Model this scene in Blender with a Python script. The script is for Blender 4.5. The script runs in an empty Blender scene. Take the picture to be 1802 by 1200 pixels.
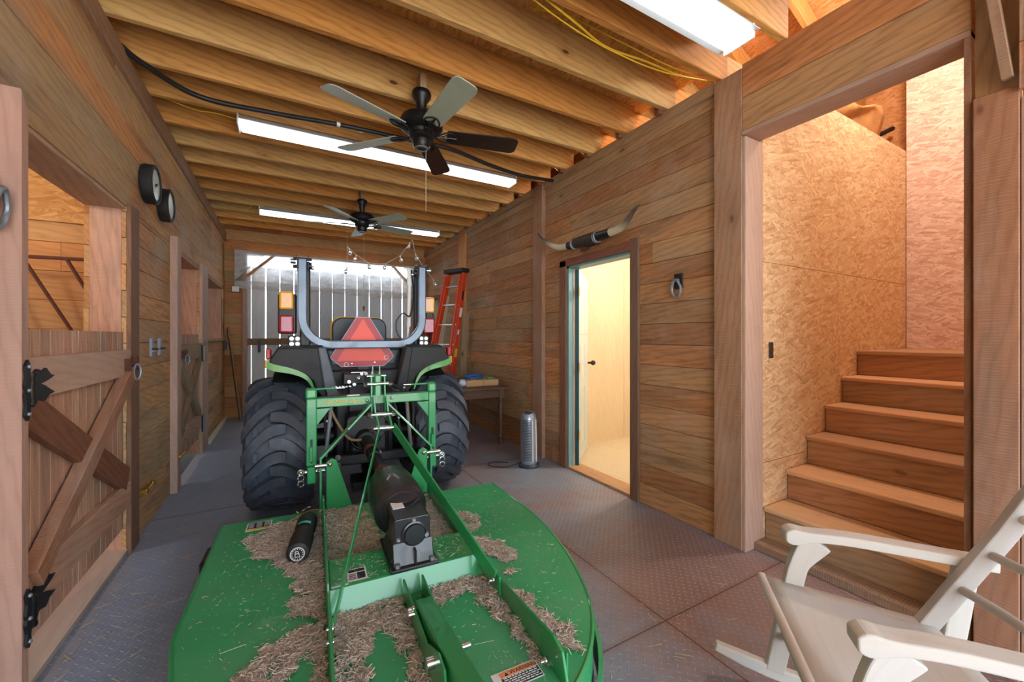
import bpy, math, random
import numpy as np
from mathutils import Vector, Matrix, Euler
random.seed(7)
rng = np.random.default_rng(7)
S = bpy.context.scene
C = S.collection
R = math.radians

# ------------------------------------------------------------------ camera
FPX, YAW, CH = 711.65, R(29.517), 1.28
cam = bpy.data.objects.new('camera', bpy.data.cameras.new('camera'))
C.objects.link(cam)
cam.data.sensor_width = 36.0
cam.data.lens = 36.0 * FPX / 1802.0
cam.data.shift_y = -(600 - 592.2) / 1802.0
cam.data.clip_start = 0.02
cam.location = (0, 0, CH)
cam.rotation_euler = (R(90), 0, -YAW)
S.camera = cam

# ------------------------------------------------------------------ sky, exposure, lamps
S.view_settings.view_transform = 'Standard'
S.view_settings.look = 'None'
S.view_settings.gamma = 1.0
S.view_settings.use_curve_mapping = False
S.view_settings.exposure = 0.90
W = bpy.data.worlds.new('sky'); S.world = W
W.use_nodes = True
wb = W.node_tree.nodes['Background']
wb.inputs[0].default_value = (0.76, 0.88, 1.0, 1)
wb.inputs[1].default_value = 4.2

def light(name, kind, loc, energy, col=(1, 1, 1), rot=(0, 0, 0), size=1.0, sy=None, radius=0.1, spread=None):
    d = bpy.data.lights.new(name, kind)
    d.energy = energy; d.color = col
    if kind == 'AREA':
        d.shape = 'RECTANGLE'; d.size = size; d.size_y = sy or size
        if spread: d.spread = spread
    else:
        d.shadow_soft_size = radius
    o = bpy.data.objects.new(name, d); C.objects.link(o)
    o.location = loc; o.rotation_euler = rot
    return o
# daylight through the open barn end behind the camera (portal helps the sky light in)
DAY = light('door_daylight', 'AREA', (0.8, -2.60, 1.42), 1, (1, 1, 1), (R(90), 0, 0), 3.2, 2.84)
DAY.data.cycles.is_portal = True
SUN = bpy.data.lights.new('sun', 'SUN'); SUN.energy = 26; SUN.color = (1.0, 0.96, 0.90); SUN.angle = R(2)
so_ = bpy.data.objects.new('sun', SUN); C.objects.link(so_); so_.rotation_euler = (R(12), R(48), 0)
LOFT = light('loft_lamp', 'POINT', (3.6, 0.95, 3.75), 56, (1.0, 0.90, 0.80), radius=0.12)
LOFT2 = light('loft_bulb', 'POINT', (2.9, 2.0, 3.6), 14, (1.0, 0.55, 0.28), radius=0.1)
OFFICE = light('office_lamp', 'POINT', (3.4, 2.5, 2.35), 34, (1.0, 0.97, 0.93), radius=0.15)
STALL = light('stall_fill', 'POINT', (-2.0, 2.4, 2.3), 22, (1.0, 0.86, 0.7), radius=0.15)  # added warm fill for the near stall, without a fitting
STALL2 = light('stall_fill', 'POINT', (-2.0, 5.6, 2.3), 20, (1.0, 0.86, 0.7), radius=0.15)  # added fill for the second stall, likewise without a fitting

# ------------------------------------------------------------------ node helpers
def newmat(name):
    m = bpy.data.materials.new(name); m.use_nodes = True
    nt = m.node_tree
    return m, nt, nt.nodes['Principled BSDF']
def nd(nt, kind, **kw):
    n = nt.nodes.new(kind)
    for k, v in kw.items():
        if k.startswith('i_'):
            n.inputs[k[2:].replace('_', ' ')].default_value = v
        else: setattr(n, k, v)
    return n
def lk(nt, a, b): nt.links.new(a, b)
def math_(nt, op, a, b=None, c=None):
    n = nt.nodes.new('ShaderNodeMath'); n.operation = op
    for i, v in enumerate((a, b, c)):
        if v is None: continue
        if isinstance(v, (int, float)): n.inputs[i].default_value = v
        else: nt.links.new(v, n.inputs[i])
    return n.outputs[0]
def mixc(nt, f, a, b, mode='MIX'):
    n = nt.nodes.new('ShaderNodeMix'); n.data_type = 'RGBA'; n.blend_type = mode
    for key, v in ((0, f), (6, a), (7, b)):
        if isinstance(v, (int, float)): n.inputs[key].default_value = v
        elif isinstance(v, tuple): n.inputs[key].default_value = v if len(v) == 4 else v + (1,)
        else: nt.links.new(v, n.inputs[key])
    return n.outputs[2]
def ramp(nt, f, stops):
    n = nt.nodes.new('ShaderNodeValToRGB')
    e = n.color_ramp.elements
    while len(e) < len(stops): e.new(0.5)
    for i, (p, c) in enumerate(stops):
        e[i].position = p; e[i].color = c if len(c) == 4 else tuple(c) + (1,)
    nt.links.new(f, n.inputs[0]); return n.outputs[0]
def rng_(nt, v, a, b, c=0.0, d=1.0):
    n = nt.nodes.new('ShaderNodeMapRange'); nt.links.new(v, n.inputs[0])
    for i, x in enumerate((a, b, c, d)): n.inputs[i + 1].default_value = x
    return n.outputs[0]
def vmap(nt, v, scale=(1, 1, 1), loc=(0, 0, 0), rot=(0, 0, 0)):
    n = nt.nodes.new('ShaderNodeMapping')
    nt.links.new(v, n.inputs[0])
    n.inputs['Scale'].default_value = scale; n.inputs['Location'].default_value = loc; n.inputs['Rotation'].default_value = rot
    return n.outputs[0]
def noise(nt, v, s, det=3, rough=0.55, out=0):
    n = nt.nodes.new('ShaderNodeTexNoise'); nt.links.new(v, n.inputs['Vector'])
    n.inputs['Scale'].default_value = s; n.inputs['Detail'].default_value = det; n.inputs['Roughness'].default_value = rough
    return n.outputs[out]
def bump(nt, p, h, strength=0.3, dist=0.01):
    b = nt.nodes.new('ShaderNodeBump'); b.inputs['Strength'].default_value = strength; b.inputs['Distance'].default_value = dist
    nt.links.new(h, b.inputs['Height']); nt.links.new(b.outputs[0], p.inputs['Normal'])
def srgb(h):
    h = h.lstrip('#'); v = [int(h[i:i + 2], 16) / 255 for i in (0, 2, 4)]
    return tuple(((x + 0.055) / 1.055) ** 2.4 if x > 0.04045 else x / 12.92 for x in v)

def wood(name, light_, dark, grey='#7d7468', greyamt=0.3, rough=0.72, saw=0.0, knots=1.0, contrast=0.6, dust=0.0, sat=1.0, kt=0.7, rw=0.26, stain=0.0):
    m, nt, p = newmat(name)
    gv = nd(nt, 'ShaderNodeAttribute', attribute_name='gv').outputs['Vector']
    rn = nd(nt, 'ShaderNodeAttribute', attribute_name='rnd').outputs['Fac']
    # growth rings stretched along the board
    v = vmap(nt, gv, (0.16, 1, 1))
    w = nd(nt, 'ShaderNodeTexWave', wave_type='BANDS', bands_direction='DIAGONAL', wave_profile='SIN')
    lk(nt, v, w.inputs['Vector'])
    w.inputs['Scale'].default_value = 15; w.inputs['Distortion'].default_value = 5.5
    w.inputs['Detail'].default_value = 2; w.inputs['Detail Scale'].default_value = 1.6; w.inputs['Detail Roughness'].default_value = 0.55
    fib = noise(nt, vmap(nt, gv, (3, 70, 70)), 1.0, 2, 0.6)
    big = noise(nt, vmap(nt, gv, (1.3, 5, 5)), 1.0, 3, 0.6)
    ring = math_(nt, 'POWER', w.outputs['Fac'], 3.0)
    f = math_(nt, 'ADD', math_(nt, 'MULTIPLY', ring, rw), math_(nt, 'MULTIPLY', fib, 0.45))
    f = math_(nt, 'ADD', f, math_(nt, 'MULTIPLY', big, 0.50))
    f = rng_(nt, f, 0.30, 0.95)
    la, da = srgb(light_), srgb(dark)
    mid = tuple(a * (1 - contrast) + b * contrast for a, b in zip(la, da))
    col = mixc(nt, f, la, mid)
    # each board its own tone
    tone = rng_(nt, rn, 0, 1, 0.80, 1.18)
    hsv = nd(nt, 'ShaderNodeHueSaturation'); lk(nt, col, hsv.inputs['Color']); lk(nt, tone, hsv.inputs['Value'])
    r2 = math_(nt, 'FRACT', math_(nt, 'MULTIPLY', rn, 7.31))
    lk(nt, rng_(nt, r2, 0, 1, 0.488, 0.512), hsv.inputs['Hue'])
    lk(nt, rng_(nt, r2, 0, 1, 1.0 * sat, 0.84 * sat), hsv.inputs['Saturation'])
    col = hsv.outputs[0]
    if greyamt > 0:
        g = noise(nt, vmap(nt, gv, (0.9, 4.5, 4.5), (3, 1, 7)), 1.0, 4, 0.65)
        gf = math_(nt, 'ADD', rng_(nt, g, 0.46, 0.72), math_(nt, 'MULTIPLY', rng_(nt, r2, 0.7, 1.0), 0.25))
        gf = math_(nt, 'MULTIPLY', math_(nt, 'MINIMUM', gf, 1.0), greyamt)
        col = mixc(nt, gf, col, srgb(grey))
    if stain > 0:
        sn = noise(nt, vmap(nt, gv, (0.7, 5.5, 5.5), (9, 4, 2)), 1.0, 5, 0.7)
        sf_ = math_(nt, 'MULTIPLY', rng_(nt, sn, 0.52, 0.70), stain)
        col = mixc(nt, sf_, col, srgb('#4a3524'))
    if knots > 0:
        vo = nd(nt, 'ShaderNodeTexVoronoi', feature='F1'); lk(nt, vmap(nt, gv, (2.2, 4.6, 4.6), (1, 2, 3)), vo.inputs['Vector'])
        vo.inputs['Scale'].default_value = 1.0
        sc = nd(nt, 'ShaderNodeSeparateColor'); lk(nt, vo.outputs['Color'], sc.inputs[0])
        sel = math_(nt, 'GREATER_THAN', sc.outputs[0], kt)
        k = math_(nt, 'MULTIPLY', math_(nt, 'MULTIPLY', rng_(nt, vo.outputs['Distance'], 0.075, 0.045), sel), 0.85 * knots)
        col = mixc(nt, k, col, srgb('#3a2416'))
        halo = math_(nt, 'MULTIPLY', math_(nt, 'MULTIPLY', rng_(nt, vo.outputs['Distance'], 0.20, 0.06), sel), 0.35 * knots)
        col = mixc(nt, halo, col, mid + (1,), 'MULTIPLY')
    hgt = math_(nt, 'ADD', math_(nt, 'MULTIPLY', fib, 0.6), math_(nt, 'MULTIPLY', ring, 0.3))
    if saw > 0:
        sw = nd(nt, 'ShaderNodeTexWave', wave_type='BANDS', bands_direction='X')
        lk(nt, vmap(nt, gv, (1, 0.25, 0.25), rot=(0, 0, 0.15)), sw.inputs['Vector'])
        sw.inputs['Scale'].default_value = 30; sw.inputs['Distortion'].default_value = 7; sw.inputs['Detail'].default_value = 2
        sf = math_(nt, 'MULTIPLY', math_(nt, 'MULTIPLY', sw.outputs['Fac'], rng_(nt, big, 0.35, 0.65)), saw)
        col = mixc(nt, sf, col, tuple(x * 0.80 for x in mid))
        hgt = math_(nt, 'ADD', hgt, math_(nt, 'MULTIPLY', sw.outputs['Fac'], saw))
    if dust > 0:
        gp = nd(nt, 'ShaderNodeNewGeometry').outputs['Position']
        dn = rng_(nt, noise(nt, gp, 2.2, 5, 0.7), 0.50, 0.72)
        col = mixc(nt, math_(nt, 'MULTIPLY', dn, dust), col, srgb('#b9a796'))
    lk(nt, col, p.inputs['Base Color'])
    p.inputs['Roughness'].default_value = rough
    p.inputs['Specular IOR Level'].default_value = 0.25
    bump(nt, p, hgt, 0.25, 0.004)
    return m

def osb(name, a, b, c):
    m, nt, p = newmat(name)
    gv = nd(nt, 'ShaderNodeAttribute', attribute_name='gv').outputs['Vector']
    wob = noise(nt, gv, 5, 2, 0.5, 1)
    mx = nd(nt, 'ShaderNodeVectorMath', operation='MULTIPLY_ADD'); lk(nt, wob, mx.inputs[0]); mx.inputs[1].default_value = (0.018,) * 3; lk(nt, gv, mx.inputs[2])
    v = mx.outputs[0]
    cols, dist, fibs = [], [], []
    for i, (ang, s) in enumerate(((0.2, 1.0), (1.2, 1.25), (1.9, 1.0), (2.7, 1.1), (0.5, 1.3), (-0.25, 1.1))):
        vo = nd(nt, 'ShaderNodeTexVoronoi', feature='F1'); lk(nt, vmap(nt, vmap(nt, v, rot=(0, 0, ang)), (12 * s, 52 * s, 6), (i * 3.7, i * 1.3, i)), vo.inputs['Vector'])
        vo.inputs['Scale'].default_value = 1
        sc = nd(nt, 'ShaderNodeSeparateColor'); lk(nt, vo.outputs['Color'], sc.inputs[0])
        cols.append(sc.outputs)
        fibs.append(noise(nt, vmap(nt, vmap(nt, v, rot=(0, 0, ang)), (10, 150, 8), (i * 3.7, i, 0)), 1.0, 2, 0.6))
        dist.append(vo.outputs['Distance'])
    val, top, fb = cols[0][0], cols[0][1], fibs[0]
    for i in (1, 2, 3, 4, 5):
        g = math_(nt, 'GREATER_THAN', cols[i][1], 0.55)
        n = nt.nodes.new('ShaderNodeMix'); lk(nt, g, n.inputs[0]); lk(nt, val, n.inputs[2]); lk(nt, cols[i][0], n.inputs[3]); val = n.outputs[0]
        n = nt.nodes.new('ShaderNodeMix'); lk(nt, g, n.inputs[0]); lk(nt, fb, n.inputs[2]); lk(nt, fibs[i], n.inputs[3]); fb = n.outputs[0]
    fib = noise(nt, vmap(nt, gv, (40, 40, 40)), 1.0, 2)
    f = math_(nt, 'ADD', math_(nt, 'MULTIPLY', val, 0.50), math_(nt, 'MULTIPLY', fb, 0.55))
    col = ramp(nt, f, [(0.14, srgb(c)), (0.42, srgb(b)), (0.72, srgb(a)), (0.9, tuple(min(1, x * 1.15) for x in srgb(a)))])
    lk(nt, col, p.inputs['Base Color'])
    p.inputs['Roughness'].default_value = 0.6; p.inputs['Specular IOR Level'].default_value = 0.3
    bump(nt, p, val, 0.2, 0.002)
    return m

def plain(name, col, rough=0.5, metal=0.0, coat=0.0, vary=0.0, vs=8.0, bmp=0.0, dust=0.0, dustcol='#9a8b78', emit=None, alpha=None, spec=0.5):
    m, nt, p = newmat(name)
    c = srgb(col) if isinstance(col, str) else col
    p.inputs['Roughness'].default_value = rough; p.inputs['Metallic'].default_value = metal
    p.inputs['Coat Weight'].default_value = coat; p.inputs['Specular IOR Level'].default_value = spec
    tc = nd(nt, 'ShaderNodeTexCoord').outputs['Object']
    out = None
    n = noise(nt, tc, vs, 4, 0.6)
    d = max(vary, 0.04)
    out = mixc(nt, rng_(nt, n, 0.3, 0.7), tuple(x * (1 - d) for x in c), tuple(min(1, x * (1 + d)) for x in c))
    if dust > 0:
        n2 = rng_(nt, noise(nt, tc, vs * 0.6, 6, 0.72), 0.48, 0.70)
        out = mixc(nt, math_(nt, 'MULTIPLY', n2, dust), out, srgb(dustcol))
        lk(nt, rng_(nt, n2, 0, 1, rough, min(1, rough + 0.3)), p.inputs['Roughness'])
    lk(nt, out, p.inputs['Base Color'])
    if bmp > 0: bump(nt, p, noise(nt, tc, vs * 6, 3, 0.6), bmp, 0.003)
    if emit:
        p.inputs['Emission Color'].default_value = c + (1,); p.inputs['Emission Strength'].default_value = emit
    return m

M = {}
M['joist'] = wood('joist_pine', '#e0ac62', '#a06c30', '#9a8668', 0.30, contrast=0.65, knots=1.0, sat=1.05, kt=0.5, rw=0.36)
M['cedar'] = wood('cedar_planks', '#c48e55', '#7c522c', '#93836f', 0.45, contrast=0.8, knots=0.6, dust=0.4, stain=0.5)
M['cedar_left'] = wood('weathered_planks', '#d8a566', '#96683a', '#988e7c', 0.5, contrast=0.8, knots=0.5, dust=0.5, stain=0.55)
M['door_wood'] = wood('stall_door_boards', '#d2a484', '#986c52', '#a3958c', 0.5, saw=0.35, contrast=0.75, knots=0.3, dust=0.3, stain=0.35)
M['post'] = wood('rough_sawn_timber', '#ba8c68', '#835a3c', '#978c84', 0.6, saw=0.6, contrast=0.7, knots=0.7, dust=0.35)
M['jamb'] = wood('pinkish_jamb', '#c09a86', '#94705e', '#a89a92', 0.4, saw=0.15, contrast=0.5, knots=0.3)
M['trimwood'] = wood('door_trim', '#8f5f42', '#5d3824', '#7d6c60', 0.3, contrast=0.7, knots=0.3)
M['worn'] = wood('worn_pale_sill', '#b3a49a', '#8a7a70', '#b8b0aa', 0.7, contrast=0.6, knots=0.2, dust=0.6, rw=0.1)
M['stair'] = wood('stair_pine', '#cb9c6c', '#8c6240', '#a09080', 0.35, contrast=0.8, knots=0.5)
M['tread'] = wood('stair_tread', '#d8a874', '#a87848', '#b09a88', 0.35, contrast=0.5, knots=0.2)
M['stall_in'] = wood('stall_boards', '#cf914a', '#935722', '#7a5c3e', 0.2, contrast=0.6, knots=0.5)
M['farwood'] = wood('far_wall_boards', '#c98f50', '#86562a', '#7f7262', 0.3, contrast=0.7, knots=0.6)
M['barnboard'] = wood('grey_barn_boards', '#dfe4e8', '#b0b6bc', '#c0c6cc', 0.6, contrast=0.6, knots=0.2)
M['chairwood'] = wood('whitewashed_wood', '#c9c5bd', '#aca394', '#c4c6c8', 0.75, contrast=0.35, knots=0.1, rough=0.7, rw=0.10)
M['oldboard'] = wood('old_board', '#a58a66', '#6a5238', '#8a8072', 0.4)
M['tablewood'] = wood('dark_table_wood', '#6a4a38', '#3c271c', '#5a4c44', 0.3, rough=0.45, knots=0.0)
M['plywood'] = wood('plywood', '#ecd9b8', '#d4b184', '#e0d2b8', 0.2, contrast=0.55, knots=0.1)
M['osb'] = osb('osb_panels', '#ecd2a8', '#dcb78a', '#bd9066')
M['osb_pink'] = osb('osb_landing', '#ecd0bc', '#dcb49e', '#c2917a')
M['osb_floor'] = osb('osb_subfloor', '#cfa264', '#bd8c4e', '#9a6d38')
M['roofwood'] = osb('roof_sheathing', '#d49662', '#c4844f', '#a4683a')
M['green'] = plain('green_paint', '#37a269', 0.42, coat=0.04, vary=0.08, vs=5, dust=0.35, dustcol='#7f9c80')
M['green_clean'] = plain('green_paint_clean', '#2f9a5a', 0.30, coat=0.4, vary=0.05)
M['green_body'] = plain('body_green', '#3a9a34', 0.3, coat=0.4, vary=0.05, dust=0.15)
M['yellow'] = plain('yellow_paint', '#d9a81c', 0.4, vary=0.06)
M['black'] = plain('black_metal', '#141517', 0.42, vary=0.2, bmp=0.15)
M['black_gloss'] = plain('glossy_black_paint', '#1b1e22', 0.33, coat=0.25, dust=0.12, dustcol='#6f6a66')
M['black_plastic'] = plain('dusty_black_plastic', '#1d1f22', 0.55, vary=0.2, dust=0.30, dustcol='#5c5750')
M['grey_plastic'] = plain('grey_panel', '#5d6872', 0.5, dust=0.25, dustcol='#7d7468')
M['rubber'] = plain('tyre_rubber', '#444c58', 0.46, vary=0.25, vs=14, dust=0.35, dustcol='#5a5450', bmp=0.2)
M['chrome'] = plain('zinc_plated', '#d4d6d8', 0.22, metal=1.0)
M['steel'] = plain('grey_steel', '#8e959c', 0.45, metal=0.5, vary=0.1)
M['rops'] = plain('blue_grey_rollbar_paint', '#5d6c7c', 0.28, coat=0.4, metal=0.25, vary=0.06, dust=0.15)
M['rust'] = plain('rusty_iron', '#5a3426', 0.8, vary=0.3, vs=30)
M['amber'] = plain('amber_lens', '#e8a010', 0.25, coat=0.6)
M['redlens'] = plain('red_lens', '#a81c2c', 0.25, coat=0.6)
M['orange_refl'] = plain('fluorescent_orange', '#ff5f4c', 0.45)
M['red_refl'] = plain('red_reflective_border', '#b8202a', 0.4)
M['white'] = plain('white_enamel', '#e9ebec', 0.35, vary=0.03)
M['reflector'] = plain('fixture_enamel', '#b8bec2', 0.4, vary=0.03)
M['tube'] = plain('fluorescent_tube', '#f6f8f6', 0.25, emit=3.0)
M['led'] = plain('led_lens', '#ffffff', 0.2, emit=0.3)
M['label_white'] = plain('label_white', '#e4e6e4', 0.45)
M['label_black'] = plain('label_black', '#1b1e26', 0.45)
M['label_orange'] = plain('label_orange', '#e0905c', 0.45)
M['label_yellow'] = plain('label_yellow', '#e2c22c', 0.45)
M['teal'] = plain('teal_door_paint', '#6f9ba0', 0.45, vary=0.06)
M['teal_dark'] = plain('dark_teal_paint', '#17515c', 0.45, vary=0.06)
M['door_white'] = plain('pale_door_paint', '#cdd8d6', 0.45, vary=0.04)
M['brass'] = plain('brass', '#c79a44', 0.35, metal=0.9)
M['ladder'] = plain('orange_fibreglass', '#d6431c', 0.4, vary=0.06)
M['alu'] = plain('aluminium', '#cfd3d6', 0.35, metal=0.7)
M['cream'] = plain('cream_board', '#dfd9bf', 0.55)
M['card'] = plain('cardboard', '#c59a6c', 0.8, vary=0.06)
M['blue'] = plain('blue_strap', '#2d5f9a', 0.6)
M['bag'] = plain('plastic_bag', '#c7d6e0', 0.3)
M['heater'] = plain('silver_plastic', '#9aa3b0', 0.3, metal=0.5)
M['heater_dark'] = plain('dark_grey_grille', '#39434f', 0.45)
M['horn'] = None
M['leather'] = plain('dark_leather', '#3c2a22', 0.6, vary=0.3, vs=30, bmp=0.3)
M['hose'] = plain('black_hose', '#1e2022', 0.5)
M['cable'] = plain('yellow_cable', '#d8b62e', 0.45)
M['blade_light'] = plain('pale_blade', '#a9b7a9', 0.4, vary=0.05, vs=20)
M['blade_dark'] = plain('dark_blade', '#2a1f1a', 0.4, vary=0.2, vs=20)  # darker tone, given to two blades of the nearer fan
M['clockface'] = plain('clock_face', '#c9dcdc', 0.3)
M['kraft'] = plain('torn_kraft_paper', '#c08a52', 0.8, vary=0.2)
M['outbox'] = plain('brown_outlet', '#3a2418', 0.5)
M['dirt'] = plain('stall_dirt', '#7a624a', 0.95, vary=0.25)
M['grass'] = plain('pale_bounce_ground', '#b5afa4', 0.95, vary=0.15, vs=2)  # unseen ground outside, made pale to bounce sunlight up to the ceiling
M['wire'] = plain('pale_wire', '#d8cfc0', 0.5)
M['straw'] = plain('straw', '#cdb489', 0.8, vary=0.2)
M['turq'] = plain('turquoise_band', '#4fc4b4', 0.4)
M['seatblack'] = plain('seat_vinyl', '#22303a', 0.4, vary=0.1)
M['glass_green'] = plain('pale_green_glass', '#b6d0b4', 0.1)

# bone-white horn darkening to the tip (the horn's own colour along its length)
m, nt, p = newmat('horn')
gv = nd(nt, 'ShaderNodeAttribute', attribute_name='gv').outputs['Vector']
sx = nd(nt, 'ShaderNodeSeparateXYZ'); lk(nt, gv, sx.inputs[0])
hn = math_(nt, 'ADD', sx.outputs[0], math_(nt, 'MULTIPLY', noise(nt, vmap(nt, gv, (2, 30, 30)), 1.0, 3), 0.18))
lk(nt, ramp(nt, hn, [(0.0, srgb('#d8cfb8')), (0.45, srgb('#cfc2a4')), (0.7, srgb('#6a5a50')), (1.0, srgb('#2a221f'))]), p.inputs['Base Color'])
p.inputs['Roughness'].default_value = 0.35
M['horn'] = m

# clear bulb glass and thin plastic sheet
m, nt, p = newmat('clear_glass'); M['glass'] = m
p.inputs['Transmission Weight'].default_value = 0.85; p.inputs['Roughness'].default_value = 0.05; p.inputs['Base Color'].default_value = (0.95, 0.93, 0.9, 1)
m, nt, p = newmat('plastic_sheet'); M['sheet'] = m
out = nt.nodes['Material Output']
tr = nd(nt, 'ShaderNodeBsdfTransparent'); tr.inputs[0].default_value = (0.93, 0.95, 0.96, 1)
tl = nd(nt, 'ShaderNodeBsdfTranslucent'); tl.inputs[0].default_value = (0.85, 0.88, 0.9, 1)
gl = nd(nt, 'ShaderNodeBsdfPrincipled'); gl.inputs['Base Color'].default_value = (0.62, 0.63, 0.64, 1); gl.inputs['Roughness'].default_value = 0.25
m1 = nd(nt, 'ShaderNodeMixShader'); m2 = nd(nt, 'ShaderNodeMixShader')
tc = nd(nt, 'ShaderNodeTexCoord').outputs['Object']
lk(nt, rng_(nt, noise(nt, vmap(nt, tc, (5, 5, 9)), 1.0, 4, 0.7), 0.35, 0.75, 0.22, 0.60), m1.inputs[0]); lk(nt, tr.outputs[0], m1.inputs[1]); lk(nt, tl.outputs[0], m1.inputs[2])
m2.inputs[0].default_value = 0.10; lk(nt, m1.outputs[0], m2.inputs[1]); lk(nt, gl.outputs[0], m2.inputs[2])
lk(nt, m2.outputs[0], out.inputs[0])
bmpn = nd(nt, 'ShaderNodeBump'); bmpn.inputs['Strength'].default_value = 0.5; lk(nt, noise(nt, tc, 12, 4, 0.6), bmpn.inputs['Height']); lk(nt, bmpn.outputs[0], gl.inputs['Normal'])
m, nt, p = newmat('plastic_folds'); M['folds'] = m
p.inputs['Base Color'].default_value = srgb('#d0cfce') + (1,); p.inputs['Roughness'].default_value = 0.3; p.inputs['Alpha'].default_value = 0.72
tc = nd(nt, 'ShaderNodeTexCoord').outputs['Object']; bump(nt, p, noise(nt, vmap(nt, tc, (4, 4, 22)), 1.5, 4, 0.6), 0.8, 0.02)

# clippings: each stalk its own tan, grey or green
m, nt, p = newmat('clippings'); M['clip'] = m
rn = nd(nt, 'ShaderNodeAttribute', attribute_name='rnd').outputs['Fac']
lk(nt, ramp(nt, rn, [(0.0, srgb('#7d6e66')), (0.25, srgb('#b9aaa0')), (0.5, srgb('#e2d6c4')), (0.75, srgb('#d0c4bc')), (0.86, srgb('#ecdcc0')), (0.93, srgb('#7d8448')), (1.0, srgb('#5e7a3a'))]), p.inputs['Base Color'])
p.inputs['Roughness'].default_value = 0.8

# diamond-plate steel floor, rust-stained, a reflected tint painted in, with sheet seams
m, nt, p = newmat('diamond_plate'); M['plate'] = m
pos = nd(nt, 'ShaderNodeNewGeometry').outputs['Position']
rv = vmap(nt, pos, (1, 1, 1), rot=(0, 0, R(45)))
sp = nd(nt, 'ShaderNodeSeparateXYZ'); lk(nt, rv, sp.inputs[0])
P_ = 0.031
gx = math_(nt, 'DIVIDE', sp.outputs[0], P_); gy = math_(nt, 'DIVIDE', sp.outputs[1], P_)
cx_, cy_ = math_(nt, 'FLOOR', gx), math_(nt, 'FLOOR', gy)
par = math_(nt, 'FLOORED_MODULO', math_(nt, 'ADD', cx_, cy_), 2.0)
lx = math_(nt, 'SUBTRACT', math_(nt, 'FRACT', gx), 0.5); ly = math_(nt, 'SUBTRACT', math_(nt, 'FRACT', gy), 0.5)
def lug(a, b):
    a2 = math_(nt, 'POWER', math_(nt, 'ABSOLUTE', math_(nt, 'DIVIDE', a, 0.46)), 2.0)
    b2 = math_(nt, 'POWER', math_(nt, 'ABSOLUTE', math_(nt, 'DIVIDE', b, 0.13)), 2.0)
    return rng_(nt, math_(nt, 'SQRT', math_(nt, 'ADD', a2, b2)), 1.0, 0.55)
h = math_(nt, 'ADD', math_(nt, 'MULTIPLY', lug(lx, ly), par), math_(nt, 'MULTIPLY', lug(ly, lx), math_(nt, 'SUBTRACT', 1.0, par)))
sw = nd(nt, 'ShaderNodeSeparateXYZ'); lk(nt, pos, sw.inputs[0])
wear = noise(nt, pos, 1.1, 4, 0.6)
fine = noise(nt, pos, 9, 5, 0.7)
flat = rng_(nt, noise(nt, vmap(nt, pos, loc=(5, 2, 0)), 0.8, 2, 0.5), 0.40, 0.55)
hh = math_(nt, 'MULTIPLY', h, rng_(nt, flat, 0, 1, 1.0, 0.55))
rust_refl = math_(nt, 'ADD', rng_(nt, wear, 0.40, 0.62), rng_(nt, sw.outputs[0], 0.6, 2.2, -0.45, 0.55))  # browner to the right: rust plus reflected light painted into the colour
rust_refl = math_(nt, 'ADD', rust_refl, rng_(nt, sw.outputs[1], 1.2, 3.0, 0.2, -0.35))
rust_refl = math_(nt, 'MAXIMUM', math_(nt, 'MINIMUM', rust_refl, 1.0), 0.0)
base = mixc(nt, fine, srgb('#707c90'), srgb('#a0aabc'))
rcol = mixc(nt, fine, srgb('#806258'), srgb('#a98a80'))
col = mixc(nt, math_(nt, 'MULTIPLY', rust_refl, 0.85), base, rcol)
col = mixc(nt, math_(nt, 'MULTIPLY', hh, 0.6), col, srgb('#c8c6cc'))
def seam(c, per, off):
    d = math_(nt, 'ABSOLUTE', math_(nt, 'SUBTRACT', math_(nt, 'FRACT', math_(nt, 'ADD', math_(nt, 'DIVIDE', math_(nt, 'SUBTRACT', c, off), per), 0.5)), 0.5))
    return math_(nt, 'MULTIPLY', d, per)
sd = math_(nt, 'MINIMUM', seam(sw.outputs[0], 1.22, 1.5), seam(sw.outputs[1], 2.44, 1.245))
col = mixc(nt, rng_(nt, sd, 0.03, 0.0, 0, 0.35), col, srgb('#8a5c40'))
col = mixc(nt, rng_(nt, sd, 0.004, 0.002, 0, 0.8), col, srgb('#3a2c28'))
lk(nt, col, p.inputs['Base Color'])
p.inputs['Metallic'].default_value = 0.15
lk(nt, rng_(nt, fine, 0.3, 0.7, 0.42, 0.62), p.inputs['Roughness'])
bump(nt, p, hh, 0.8, 0.005)

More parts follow.
